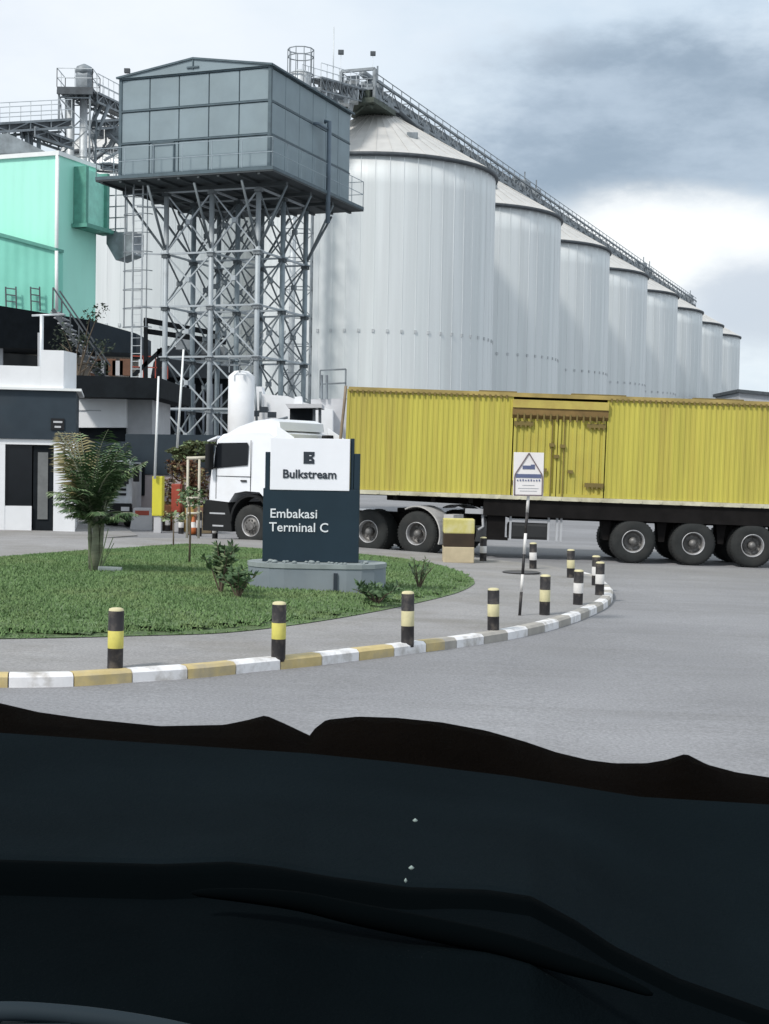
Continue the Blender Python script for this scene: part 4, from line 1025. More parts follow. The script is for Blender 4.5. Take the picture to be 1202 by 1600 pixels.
# cab built as lofted slices across the width so that the corners are rounded
def cab_loft():
    side_ = [(4.12, 1.12), (4.10, 2.90), (4.35, 3.00), (5.40, 2.97), (5.92, 2.87), (6.08, 2.74), (6.15, 2.30), (6.22, 1.90), (6.27, 1.50), (6.28, 1.16), (5.58, 1.12), (5.40, 1.36), (5.05, 1.42), (4.62, 1.40), (4.40, 1.22), (4.36, 1.12)]
    mb = MB(); ys_ = [(-1.22, .10, .05), (-1.18, .03, .015), (-1.05, 0, 0), (0, -.05, 0), (1.05, 0, 0), (1.18, .03, .015), (1.22, .10, .05)]
    n_ = len(side_)
    for y, dx, dz in ys_:
        for k, (x, z) in enumerate(side_):
            xx = x-(dx if x > 5.7 else (-dx if x < 4.2 else 0)); zz = z-(dz*1.5 if z > 2.6 else 0); mb.v.append(Vector((xx, y-(.05*(1 if y > 0 else -1) if z > 2.6 and abs(y) > 1.1 else 0), zz)))
    for i in range(len(ys_)-1):
        for k in range(n_): j = (k+1) % n_; mb.f.append([i*n_+k, i*n_+j, i*n_+n_+j, i*n_+n_+k]); mb.m.append(0); mb.sm.append(False)
    for i in (0, len(ys_)-1): mb.f.append([i*n_+k for k in range(n_)]); mb.m.append(0); mb.sm.append(False)
    return mb
cab = cab_loft().build('cab', cab_w, tk)
for s_ in (1, -1):
    yy = 1.222*s_
    # side window
    q = [(6.08, 1.98), (6.02, 2.52), (5.94, 2.64), (5.02, 2.66), (4.98, 2.60), (5.0, 2.08)]
    MB().prism([(x, yy, z) for x, z in q], (0, .012*s_, 0)).build('side_window', glass_d, cab)
    q = [(6.02, 1.90), (5.96, 2.66), (4.92, 2.70), (4.92, 1.98)]
    gr = MB()
    for x in (4.90, 6.0): gr.box(x-.008, x+.008, min(yy, yy+.006*s_), max(yy, yy+.006*s_), 1.42 if x < 5 else 1.2, 2.72)
    gr.box(4.9, 6.0, min(yy, yy+.006*s_), max(yy, yy+.006*s_), 1.78, 1.795)
    gr.build('door_seam', plastic_d, cab)
    MB().box(5.02, 5.2, min(yy, yy+.03*s_), max(yy, yy+.03*s_), 1.66, 1.70).build('door_handle', plastic_d, cab)
    mb = MB(); mb.box(6.02, 6.16, yy+.06*s_ if s_ > 0 else yy-.30, yy+.30 if s_ > 0 else yy-.06, 1.95, 2.62, bev=.03); mb.tube([(5.98, yy, 2.60), (6.08, yy+.18*s_, 2.60)], .02, 5); mb.tube([(5.98, yy, 2.0), (6.08, yy+.18*s_, 2.0)], .02, 5); mb.build('mirror', plastic_d, cab)
MB().prism([(6.225, -1.05, 1.95), (6.105, -1.0, 2.66), (6.105, 1.0, 2.66), (6.225, 1.05, 1.95)], (.02, 0, .004)).build('windscreen', glass_d, cab)
MB().prism([(6.07, -1.15, 2.76), (6.36, -1.15, 2.68), (6.37, -1.15, 2.71), (6.04, -1.15, 2.83)], (0, 2.3, 0)).build('sun_visor', cab_w, cab)
mb = MB(); q = [(4.14, 2.98), (4.18, 3.20), (4.45, 3.28), (4.95, 3.22), (5.45, 3.07), (5.80, 2.90), (5.4, 2.975)]
mb.prism([(x, -1.0, z) for x, z in q], (0, 2.0, 0)); mb.build('roof_deflector', cab_w, cab)
mb = MB(); q = [(3.6, 1.3), (3.6, 2.8), (4.14, 3.1), (4.14, 1.3)]
for s_ in (1, -1): MB().prism([(x, 1.16*s_, z) for x, z in q], (0, .03*s_, 0)).build('side_deflector', cab_w, cab)
mb = MB(); mb.prism([(6.42, -1.22, .36), (6.42, -1.22, 1.10), (6.28, -1.22, 1.155), (5.62, -1.22, 1.10), (5.52, -1.22, .75), (5.48, -1.22, .36)], (0, 2.44, 0)); mb.box(5.7, 6.2, 1.22, 1.225, .80, .84, 1); mb.box(5.75, 6.1, 1.22, 1.225, .48, .52, 1)
mb.build('bumper', [plastic_d, wall_g], tk)
for s_ in (1, -1): MB().box(6.41, 6.44, .7*s_-.25, .7*s_+.25, .62, .80, bev=.01).build('headlight', M('lamp_glass', (.6, .6, .62), .2), tk)
mb = MB(); mb.box(6.28, 6.31, -.85, .85, 1.18, 1.62); mb.build('grille', plastic_d, tk)
for s_ in (1, -1):
    q = []
    for k in range(13): a = pi*k/12; q.append((4.88+.66*cos(a), .62+.72*sin(a)))
    q2 = [(4.88+.60*cos(pi*k/12), .62+.66*sin(pi*k/12)) for k in range(12, -1, -1)]
    mb = MB(); pr = q+q2
    for k in range(12): mb.prism([(q[k][0], .82*s_, q[k][1]), (q[k+1][0], .82*s_, q[k+1][1]), (q2[11-k][0], .82*s_, q2[11-k][1]), (q2[12-k][0], .82*s_, q2[12-k][1])], (0, .42*s_, 0))
    mb.build('wheel_arch', plastic_d, tk)
wheel(tk, (4.88, 1.23, R), R, .32, 1, 'out'); wheel(tk, (4.88, -1.23, R), R, .32, -1, 'out')
for x in (0, 1.35):
    wheel(tk, (x, 1.25, R), R, .62, 1); wheel(tk, (x, -1.25, R), R, .62, -1)
    MB().tube([(x, -.7, R), (x, .7, R)], .13, 8).build('axle', chassis, tk)
mb = MB()
for y in (-.45, .38): mb.box(-.9, 5.9, y, y+.08, .72, .98)
for x in (-.85, .6, 2.2, 3.6): mb.box(x, x+.1, -.37, .38, .75, .95)
mb.build('chassis', chassis, tk)
MB().lathe([(.5, .99), (.5, 1.10), (.1, 1.12)], (.68, 0, 0), 20).build('fifth_wheel', chassis, tk)
for s_ in (1, -1): MB().lathe([(.01, 2.3), (.30, 2.3), (.33, 2.34), (.33, 3.46), (.30, 3.5), (.01, 3.5)], (0, .88*s_, .68), 18, 0, 'x').build('fuel_tank', alu, tk)
for s_ in (1, -1):      # pale curved mudguard over the rear wheel
    mb = MB(); n_ = 14; R1 = .64
    for k in range(n_):
        a0_, a1_ = pi*(.62+.55*0)-pi*.62*k/n_-.0, pi*.62-pi*.62*(k+1)/n_
        a0_, a1_ = radians(118-138*k/n_), radians(118-138*(k+1)/n_)
        q = [(-R1*cos(a0_)*1.0, R+R1*sin(a0_)), (-R1*cos(a1_), R+R1*sin(a1_)), (-(R1+.03)*cos(a1_), R+(R1+.03)*sin(a1_)), (-(R1+.03)*cos(a0_), R+(R1+.03)*sin(a0_))]
        mb.prism([(x, .62*s_, z) for x, z in q], (0, .64*s_, 0))
    mb.box(-.98, -.72, min(.7*s_, 1.2*s_), max(.7*s_, 1.2*s_), .93, 1.02)
    mb.build('mudguard', M('pale_mudguard', (.45, .44, .43), .6, var=.2), tk)
mb = MB(); mb.box(-1.02, -.9, .72, 1.15, .80, .93); mb.build('tail_lamp', M('tail_lamp', (.5, .42, .38), .4), tk)
mb = MB()
for k in range(3): mb.tube([(3.95, -.3+k*.12, 1.9), (3.2, -.25+k*.12, 1.4+.05*k), (2.2, 0, 1.55)], .02, 5)
mb.build('air_line', red_p, tk)
MB().box(3.75, 3.98, -.9, -.6, 1.0, 2.9, bev=.04).build('air_intake', plastic_d, tk)

# ================================================================ monument sign
DS = G(480, 938, KH).y+.55
pf = thing('monument_sign', 'dark navy entrance sign with white top panel on a low plinth', 'sign', Vector((P(486, 880, DS).x, DS, gz(P(486, 880, DS).x)+KH)))
bL, bR = P(411, 868, DS), P(561, 873, DS)
zs_b = P(486, 876, DS).z; z_dk = P(486, 764, DS).z; z_top = P(486, 685, DS).z; z_l = P(415, 706, DS).z; z_r = P(558, 709, DS).z
th = .30
def sbox(px0, px1, z0, z1, yo, t_, m_, nm, par=pf): return MB().box(P(px0, 800, DS).x, P(px1, 800, DS).x, DS+yo, DS+yo+t_, z0, z1, bev=.006).build(nm, m_, par, world=True)
mp_ = sbox(411, 561.5, zs_b-.02, z_dk, 0, th, navy, 'lower_panel')
sbox(413.5, 421, z_dk+.001, z_l, .01, th-.02, navy, 'side_fin'); sbox(552.5, 561.5, z_dk+.001, z_r, .01, th-.02, navy, 'side_fin')
sbox(546, 552, z_dk+.001, z_top+.01, .03, th-.06, navy, 'side_fin')
wp = sbox(421.5, 545.5, z_dk-.02, z_top, -.012, th*.5, sign_w, 'white_panel')
def put_text(s, size, x, z, y, m_, nm, par, bold=0):
    vs, fs = text_mb(s, size, bold, .004); mb = MB(); mb.add([(x+v.x, y-v.z, z+v.y) for v in vs], fs); return mb.build(nm, m_, par, world=True, fixn=False)
sc_ = F/DS
def tw(s, size): 
    vs, _ = text_mb(s, size); return max(v.x for v in vs)-min(v.x for v in vs)
w_want = (524-441.5)/sc_; sz = .1; sz = sz*w_want/tw('Bulkstream', .1)
put_text('Bulkstream', sz, P(441.5, 747, DS).x, P(480, 747.0, DS).z, DS-.020, ink, 'lettering', wp, bold=.0035)
w_want = (494-421.5)/sc_; sz = .1*w_want/tw('Embakasi', .1)
put_text('Embakasi', sz, P(421.5, 809, DS).x, P(421, 808.5, DS).z, DS-.008, lett, 'lettering', mp_, .0015)
put_text('Terminal C', sz, P(420.5, 830, DS).x, P(421, 829.8, DS).z, DS-.008, lett, 'lettering', mp_, .0015)
mb = MB(); a = P(474.5, 724.5, DS); s1 = 17/sc_
L_ = [(0, 0), (1, 0), (1, .34), (.82, .5), (1, .66), (1, 1), (0, 1)]
mb.prism([(a.x+x*s1, DS-.014, a.z+z*s1*1.1) for x, z in L_], (0, -.006, 0)); mb.build('emblem', ink, wp, world=True)
mb = MB()
for (x, z) in ((.58, .30), (.58, .68)): mb.prism([(a.x+(x+dx_)*s1, DS-.0205, a.z+(z+dz_)*s1*1.1) for dx_, dz_ in ((-.05, -.03), (.14, -.03), (.14, .03), (-.05, .03))], (0, -.002, 0))
mb.build('emblem_notch', sign_w, wp, world=True)
# plinth: low wall with rounded ends and light coping
pL, pR = P(386, 900, DS).x, P(603, 900, DS).x; zc0 = gz((pL+pR)/2)+KH; zc1 = zs_b-.02
def stad(x0, x1, y0_, y1_, n_=8):
    r = (y1_-y0_)/2; cy_ = (y0_+y1_)/2
    return [(x1-r+r*cos(a), cy_+r*sin(a)) for a in [-pi/2+pi*k/n_ for k in range(n_+1)]]+[(x0+r+r*cos(a), cy_+r*sin(a)) for a in [pi/2+pi*k/n_ for k in range(n_+1)]]
MB().prism([(x, y, zc0-.1) for x, y in stad(pL, pR, DS-.42, DS+.75)], (0, 0, zc1-.07-zc0+.1)).build('plinth', plinth_m, pf, world=True)
MB().prism([(x, y, zc1-.07) for x, y in stad(pL-.012, pR+.012, DS-.435, DS+.765)], (0, 0, .065)).build('coping', plinth_t, pf, world=True)
MB().box(P(523, 900, DS).x, P(529, 900, DS).x, DS-.45, DS-.422, zc0, zc0+.40).build('cable_cover', ink, pf, world=True)
# low plants on the plinth
def sprig(nm, label, c_, n_, h, spread, mats, group=None, leafn=14, ls=.06, sub_ground=0):
    c_ = Vector(c_); t = thing(nm, label, 'plant', c_, group=group); ms = MB(); ml = MB()
    for k in range(n_):
        a = rnd.uniform(0, 2*pi); e = Vector((cos(a)*spread*rnd.uniform(.2, 1), sin(a)*spread*rnd.uniform(.2, 1), h*rnd.uniform(.6, 1)))
        ms.tube([(0, 0, -.03), e*.5+Z*.1*h, e], [.014, .009, .004], 5)
        for j in range(leafn):
            f_ = .3+.7*j/leafn; p = (e*.5+Z*.1*h).lerp(e, max(0, (f_-.5)*2)) if f_ > .5 else Vector((0, 0, 0)).lerp(e*.5+Z*.1*h, f_*2)
            d_ = Vector((rnd.gauss(0, 1), rnd.gauss(0, 1), rnd.uniform(.2, 1.2))).normalized(); w_ = d_.orthogonal().normalized(); L2 = ls*rnd.uniform(.7, 1.5)
            ml.add([p, p+d_*L2*.5+w_*L2*.18, p+d_*L2, p+d_*L2*.5-w_*L2*.18], [[0, 1, 2, 3]], rnd.randrange(len(mats)))
    ms.build('stem', bark, t); ml.build('leaves', mats, t); return t
for k, (x, w_) in enumerate(((435, 9), (475, 18), (515, 12))):
    p = Vector((P(x, 876, DS).x, DS-.28, zc1-.005))
mb = MB(); rs_ = random.Random(11)
for k in range(22):
    x = rs_.uniform(pL+.3, pR-.3); y = DS-.2+rs_.uniform(-.14, .1); s_ = rs_.uniform(.02, .05)
    mb.lathe([(s_*.7, 0), (s_, s_*.5), (s_*.6, s_*.9), (.002, s_)], (x, y, zc1-.006), 7)
o = mb.build('pebbles', plinth_t); tag(o, 'pale pebbles strewn along the front of the sign plinth', 'stones', kind='stuff')
def lawn_pt(px, py):
    p = G(px, py, KH+.15); p.z = lawn_z(p.x, p.y)-.03; return p
sprig('shrub', 'dark leafy shrub at the left end of the sign plinth', lawn_pt(345, 926), 16, .70, .36, [leaf_g, leaf_g, leaf_l], leafn=26, ls=.11)
sprig('shrub', 'smaller dark shrub close against the left side of the plinth', lawn_pt(372, 932), 12, .42, .28, [leaf_g, leaf_g], leafn=22, ls=.10)
sprig('shrub', '', lawn_pt(590, 932), 12, .26, .45, [leaf_g, leaf_g], leafn=22, ls=.11)['label'] = 'low dark leaves standing in for shade at the right end of the sign plinth'  # low leaves placed as a stand-in for the shadow beside the plinth
sprig('shrub', '', lawn_pt(655, 911), 8, .50, .30, [leaf_g, leaf_l], leafn=12, ls=.08)['label'] = 'thin twiggy plant near the right tip of the lawn'

# ================================================================ bollards
BH, BR = .585, .075
def make_bollard(mid, h=BH):
    t = thing('bollard', 'x', 'bollard', group='black banded bollards along the kerb')
    b = MB(); r = BR
    b.lathe([(r*1.01, -.04), (r, .0), (r, h*.33), (r*1.012, h*.333), (r*1.012, h*.62), (r, h*.623), (r, h*.93), (r*.98, h*.95), (r*.9, h*.985), (r*.55, h*1.0), (.002, h*1.005)], n=20, mis=[0, 0, 0, 1, 1, 0, 0, 2, 2, 2, 2])
    b.build('post', [blk, mid, crm], t); return t
bolls = [((180, 1043), yelb, 'bollard at the left, nearest one, with dull yellow band', 1.0), ((435, 1026), yelb, 'bollard with bright yellow band below the sign plinth', 1.0), ((637, 1004), crm, 'cream banded bollard in front of the lawn tip, third from the left', 1.03),
         ((771, 984), crm, 'squat bollard with cream band left of the warning sign post foot', .92), ((851, 960), crm, 'bollard just right of the foot of the warning sign post', .98), ((903, 944), wht, 'white banded bollard second from the kerb tip', .92),
         ((937, 929), wht, 'bollard nearest the tip of the kerb', .95), ((931, 914), wht, 'bollard standing just behind the one at the kerb tip', .92), ((892, 902), crm, 'back row bollard with cream band left of the trailer wheels', .93),
         ((833, 888), wht, 'back row bollard behind the warning sign post', .92), ((755, 876), wht, 'back row bollard beside the striped concrete block', .90)]
kinds = {}
for (px, py), md, lab, hs in bolls:
    if md.name not in kinds: o = kinds[md.name] = make_bollard(md)
    else: o = copy_tree(kinds[md.name])
    p = G(px, py, KH); o.location = (p.x, p.y, gz(p.x)+KH-.006); o.scale = (1, 1, hs); o['label'] = lab; o.rotation_euler = (radians(rnd.uniform(-1, 1)), radians(rnd.uniform(-1.2, 1.2)), rnd.uniform(0, 6))
# small posts by the gate
p0 = kinds[wht.name]
for (px, py, hs, lab) in ((311, 838, 1.2, 'white topped post under the cream pipe frame'), (336, 842, .8, 'low post beside the lorry bumper'), (283, 834, .9, 'short post left of the cream pipe frame'), (262, 830, .9, 'short post near the yellow barrier cabinet')):
    o = copy_tree(p0); p = G(px, py, 0); o.location = (p.x, p.y, gz(p.x)); o.scale = (1, 1, hs); o['label'] = lab; o['group'] = 'short posts by the gate'

# striped block
p = G(717, 879, KH)
t = thing('concrete_block', 'square concrete block painted yellow, black and cream beside the lorry wheel', 'block', (p.x, p.y, gz(p.x)+KH-.006))
sc1 = F/p.y; w2 = 24/sc1; hh = lambda y: (879-y)/sc1
MB().box(-w2, w2, 0, .7, 0, hh(854)-.002, bev=.015).build('cream_band', M('cream_block_paint', (.50, .42, .28), .8, var=.15), t)
MB().box(-w2, w2, 0, .7, hh(854), hh(833)-.002, bev=.01).build('black_band', M('brown_black_paint', (.035, .022, .012), .8, var=.3), t)
MB().box(-w2, w2, 0, .7, hh(833), hh(811), bev=.02).build('yellow_band', M('faded_yellow_paint', (.56, .50, .17), .8, var=.2, dirt=(.55, .52, .4), damt=.8, dscale=3), t)
MB().lathe([(.36, 0), (.38, .008), (.35, .02), (.02, .022)], tuple(Vector((G(815, 895, KH).x, G(815, 895, KH).y, gz(1.8)+KH-.01))), 28).build('paving_disc', M('dark_grey_disc', (.07, .07, .075), .7))  # flat dark disc on the paving
tag(bpy.data.objects['paving_disc'], 'dark round disc in the paving behind the warning sign', 'manhole cover')

# warning sign
p = G(812, 961, KH); DW = p.y; scw = F/DW
t = thing('warning_sign', 'white warning sign with triangle on a leaning black and white banded pole', 'sign', (p.x, p.y, gz(p.x)+KH))
a, b = Vector((p.x, p.y, gz(p.x)+KH-.03)), P(826, 772, DW)
ys_s = [961, 935, 903, 862, 835, 806, 775, 755]
mb = MB(); cols = [1, 0, 1, 0, 1, 0, 0]
cols = [1, 0, 1, 0, 1, 0, 0]
ysb = [961, 922, 895, 864, 832, 800, 775, 740]
for k in range(7):
    f0, f1 = (961-ysb[k])/(961-772), (961-ysb[k+1])/(961-772); mb.tube([a.lerp(b, f0), a.lerp(b, f1)], .021, 10, [0, 1, 0, 1, 0, 1, 1][k])
mb.build('pole', [blk, wht], t, world=True)
z0, z1 = P(825, 775, DW).z, P(825, 707, DW).z; x0, x1 = P(802, 740, DW).x, P(849, 740, DW).x
bd = MB().box(x0, x1, DW-.055, DW-.035, z0, z1, bev=.004).build('board', M('cream_white_board', (.78, .75, .74), .5, var=.05), t, world=True)
yb = DW-.058
cxs = (x0+x1)/2; wS = x1-x0; hS = z1-z0
fr = [(cxs, z1-.01), (cxs+wS*.44, z0+hS*.50), (cxs+wS*.46, z0+hS*.42), (cxs+wS*.46, z0+.012), (cxs-wS*.46, z0+.012), (cxs-wS*.46, z0+hS*.42), (cxs-wS*.44, z0+hS*.50)]
mb = MB()
for k in range(7): q, r_ = fr[k], fr[(k+1) % 7]; mb.tube([(q[0], yb, q[1]), (r_[0], yb, r_[1])], .011, 4)
mb.build('outline', frame_br, bd, world=True)
mb = MB(); mb.box(cxs-wS*.42, cxs+wS*.42, yb-.004, yb+.004, z0+hS*.42, z0+hS*.505); mb.box(cxs-.085, cxs+.085, yb-.004, yb+.003, z0+hS*.62, z0+hS*.70); mb.box(cxs+.03, cxs+.085, yb-.004, yb+.003, z0+hS*.70, z0+hS*.725)
for k in range(9): x = cxs-wS*.36+k*wS*.09; mb.box(x-.008, x+.008, yb-.006, yb+.002, z0+hS*.345, z0+hS*.375+.004*(k % 3))
mb.build('dark_marks', blue_i, bd, world=True)
mb = MB()
for z, w_ in ((.25, .2), (.18, .34), (.12, .28)): mb.box(cxs-wS*w_, cxs+wS*w_, yb-.002, yb+.003, z0+hS*z-.003, z0+hS*z+.003)
mb.build('fine_lines', wall_g, bd, world=True)

# ================================================================ palm
pp = lawn_pt(148, 896)
pt = thing('palm', 'small bushy palm with pale stout stem on the lawn in front of the gatehouse', 'palm', pp)
mb = MB()
for k, (dx, lean, r) in enumerate(((0, .02, .06), (.07, .05, .035), (-.065, -.04, .035), (.03, .07, .03))):
    mb.tube([(dx, .03*k, -.05), (dx+lean*.5, .03*k, .45), (dx+lean+.0, .02*k, .95)], [r*1.25, r, r*.8], 9)
mb.build('trunk', stem_m, pt)
mb = MB()
for k in range(4):
    a = rnd.uniform(0, 6.28); e = Vector((cos(a)*.30, sin(a)*.3, rnd.uniform(.3, .8))); mb.tube([(cos(a)*.08, sin(a)*.08, 0), e], [.012, .006], 5)
mb.build('sucker', leaf_l, pt)
rp = random.Random(21)
def frond(start, az, L3, el0, droop, mats_i):
    mb = MB(); pts = []; p = Vector(start); el = el0
    n_ = 14
    for k in range(n_+1):
        pts.append(p.copy()); el_ = el0-droop*(k/n_)**1.6; p = p+Vector((cos(az)*cos(el_), sin(az)*cos(el_), sin(el_)))*L3/n_
    mb.tube(pts, [.016-.012*k/n_ for k in range(n_+1)], 5, 1)
    side = Vector((-sin(az), cos(az), 0))
    for k in range(3, n_*2+1):
        f_ = k/(n_*2); i = min(int(f_*n_), n_-1); q = pts[i].lerp(pts[i+1], f_*n_-i); tg = (pts[i+1]-pts[i]).normalized(); up = side.cross(tg)
        ll = L3*.36*sin(pi*min(1, .18+.82*f_))**.7*rp.uniform(.85, 1.1)
        for s_ in (-1, 1):
            d_ = (side*s_*.85+tg*.55-Z*.12+up*rp.uniform(-.1, .2)).normalized(); w_ = tg*.015+up*.005
            m1 = q+d_*ll*.5; m2 = q+d_*ll-Z*ll*.22
            mb.add([q-w_*.6, q+w_*.6, m1+w_*1.1, m2, m1-w_*1.1], [[0, 1, 2, 4], [2, 3, 4]], mats_i if rp.random() > .12 else 2)
    mb.build('frond', [leaf_g, stem_m, leaf_l, leaf_y], pt, fixn=False)
for k in range(38):
    az = 2*pi*k/38*3.7+rp.uniform(-.2, .2); lvl = rp.random()
    el0 = .62+.85*lvl; frond((rp.uniform(-.12, .16), rp.uniform(-.08, .08), .68+.35*lvl), az, .70+.58*lvl*rp.uniform(.7, 1.1), el0, 1.30-.5*lvl, 0 if rp.random() > .18 else 2)
for k in range(5): az = rp.uniform(1.8, 3.6); frond((-.1, 0, .9), az, 1.45, 1.30, .5, 3)
o = MB().box(0, .38, 0, .12, 0, .07, bev=.02).build('pale_stone', plinth_t); p = lawn_pt(172, 897); o.location = p; o.rotation_euler = (0, .05, .2); tag(o, 'pale flat stone lying on the lawn beside the palm', 'stone')

# sapling in front of the gate
p = lawn_pt(296, 880)
t = thing('young_tree', 'thin sapling with a slim stem at the back edge of the lawn', 'tree', p)
mb = MB(); mb.tube([(0, 0, -.05), (.01, 0, .6), (-.01, 0, 1.15)], [.022, .018, .01], 6); mb.build('trunk', bark, t)
mb = MB(); leaf_cloud(mb, (0, 0, 1.15), (.28, .25, .22), 170, .045, (0, 1)); mb.build('crown', [leaf_g, leaf_l], t)
p = G(271, 862, KH); p.z = gz(p.x)+KH
t = thing('young_tree', 'second thin sapling left of the first, by the paving', 'tree', p)
mb = MB(); mb.tube([(0, 0, -.05), (0, 0, .7)], [.02, .012], 6); mb.build('trunk', bark, t)
mb = MB(); leaf_cloud(mb, (0, 0, .75), (.32, .25, .13), 90, .05, (0, 1)); mb.build('crown', [leaf_l, leaf_y], t)

# gate area --------------------------------------------------------
def bush(label, px0, px1, py0, py1, d, mats, n_, s_):
    c_ = P((px0+px1)/2, (py0+py1)/2, d); gr = Vector((c_.x, d, gz(c_.x))); t = thing('bush', label, 'bush', gr)
    hw = (P(px1, py0, d).x-P(px0, py0, d).x)/2; hz = (P(px0, py0, d).z-P(px0, py1, d).z)/2
    mb = MB()
    for k in range(7): a = rnd.uniform(-1, 1); mb.tube([gr+Vector((a*.2, 0, 0)), gr.lerp(c_, .7)+Vector((a*hw*.4, 0, 0)), c_+Vector((a*hw*.8, rnd.uniform(-.4, .4), rnd.uniform(0, hz*.8)))], [.05, .03, .012], 5)
    mb.build('branches', bark, t, world=True)
    mb = MB()
    for k in range(n_):
        q = c_+Vector((rnd.uniform(-.8, .8)*hw, rnd.uniform(-.5, .5), rnd.uniform(-.8, .8)*hz)); leaf_cloud(mb, q, (hw*.28, .3, hz*.24), s_, .07, tuple(range(len(mats))))
    mb.build('crown', mats, t, world=True); return t
bush('olive green clipped tree crown above the gate, left of the lorry cab', 261, 338, 688, 722, 43, [bush_m, bush_m, leaf_l], 34, 60)
bush('dark russet undergrowth left of the lorry bumper', 256, 330, 718, 812, 42.5, [bush_r, bark, bush_r, leaf_y], 40, 52)
def boom(pc, pa0, pa1, d, label, cabm, lab_g):
    c_ = P(pc[0], pc[3], d); t = thing('barrier_gate', label, 'barrier', (c_.x, d, gz(c_.x)), group=lab_g)
    x0, x1 = P(pc[0], pc[2], d).x, P(pc[1], pc[2], d).x
    MB().box(x0, x1, d, d+.32, P(pc[0], pc[3], d).z, P(pc[0], pc[2], d).z, bev=.03).build('cabinet', cabm, t, world=True)
    MB().box(x0+.05, x1-.05, d+.04, d+.28, gz(c_.x), P(pc[0], pc[3], d).z-.003).build('base', wall_pale, t, world=True)
    MB().tube([P(*pa0, d-.08), P(*pa1, d-.08)], [.038, .028], 8).build('boom_arm', trim_w, t, world=True)
    return t
boom((238, 255, 744, 806), (242, 748), (248, 588), 40, 'yellow barrier cabinet with its white boom arm raised', yel_c, 'raised barrier gates')
boom((268, 283, 756, 800), (277, 700), (287, 546), 41, 'reddish barrier cabinet beside the bush with a raised white arm', red_p, 'raised barrier gates')
t = thing('pipe_stand', 'cream painted pipe frame standing in front of the lorry', 'stand', P(305, 848, 36.6))
for x in (294, 312): 
    a = P(x, 714, 37.5); MB().tube([a, (a.x, a.y, gz(a.x)+.0)], .035, 8).build('post', cream_p, t, world=True)
MB().tube([P(292, 716, 37.5), P(333, 715, 37.5)], .045, 8).build('crossbar', cream_p, t, world=True)
for y in (778, 790, 802): MB().tube([P(293, y, 37.4), P(312, y, 37.4)], .03, 6).build('rung', cream_p, t, world=True)
for k, (x, y, h, w, m_, lab) in enumerate(((270, 826, .55, .34, M('brown_crate', (.16, .09, .05), .9, var=.3), 'brown wooden crate left of the cream pipe frame'), (250, 829, .35, .42, M('dark_crate', (.05, .035, .025), .9, var=.3), 'low dark crate in front of the yellow barrier cabinet'),
        (322, 834, .62, .30, M('tan_crate', (.34, .26, .16), .9, var=.3), 'tan slatted crate between the pipe frame and lorry bumper'))):
    p = G(x, y); cr_ = thing('crate', lab, 'crate', (p.x, p.y, gz(p.x)), rz=.3*k, group='crates by the gate')
    for j in range(3): MB().box(-w/2, w/2, -.012, .012, h*j/3+.02, h*(j+1)/3-.02).build('slat', m_, cr_)
    MB().box(-w/2+.01, w/2-.01, .014, w, 0, h-.01).build('box', m_, cr_)
for k, (x, y, lab) in enumerate(((232, 826, 'small orange traffic cone left of the yellow cabinet'), (302, 836, 'small orange traffic cone between the frame posts'))):
    p = G(x, y); t = thing('traffic_cone', lab, 'cone', (p.x, p.y, gz(p.x)), group='traffic cones by the gate')
    MB().lathe([(.13, .03), (.09, .2), (.085, .21), (.06, .35), (.055, .36), (.03, .5), (.002, .51)], n=14, mis=[0, 0, 1, 1, 0, 0]).build('cone', [M('cone_orange', (.45, .12, .03), .6, var=.2), wht], t)
    MB().box(-.17, .17, -.17, .17, 0, .03).build('base', plastic_d, t)
for k, (x, y, h, c_, lab) in enumerate(((252, 826, .80, (.42, .34, .06), 'ochre yellow drum right behind the yellow barrier cabinet'), (262, 828, .74, (.26, .10, .04), 'rust orange drum between the two barrier cabinets'),
        (288, 829, .84, (.20, .07, .035), 'dark rust drum just right of the red barrier cabinet'), (303, 831, .76, (.40, .26, .06), 'dirty orange yellow drum behind the cream pipe frame'), (318, 833, .72, (.13, .06, .035), 'brown drum nearest the lorry bumper'))):
    p = G(x, y); t = thing('oil_drum', lab, 'drum', (p.x, p.y, gz(p.x)), group='drums stored by the gate')
    MB().lathe([(.27, 0), (.285, .02), (.28, h*.33), (.295, h*.35), (.28, h*.37), (.28, h*.65), (.295, h*.67), (.28, h*.69), (.285, h-.02), (.27, h), (.26, h-.02)], n=20).build('shell', M('drum_paint_%s' % 'abcde'[k], c_, .7, 0, var=.3, scale=4, dirt=(.12, .06, .03), damt=.6, dscale=5), t)
    MB().lathe([(.03, 0), (.03, .012)], (.15, 0, h-.018), 8).build('bung', dark_ring, t)
t = thing('plastic_barrier', 'pale low barrier block between the posts near the gate', 'barrier', G(222, 828))
p = G(222, 828); mb = MB(); mb.prism([(p.x-.35, p.y, gz(p.x)), (p.x-.25, p.y, .75), (p.x+.25, p.y, .75), (p.x+.35, p.y, gz(p.x))], (0, .5, 0)); mb.build('body', wall_pale, t, world=True)
MB().box(p.x-.2, p.x+.2, p.y-.01, p.y, .55, .68).build('band', red_p, t, world=True)

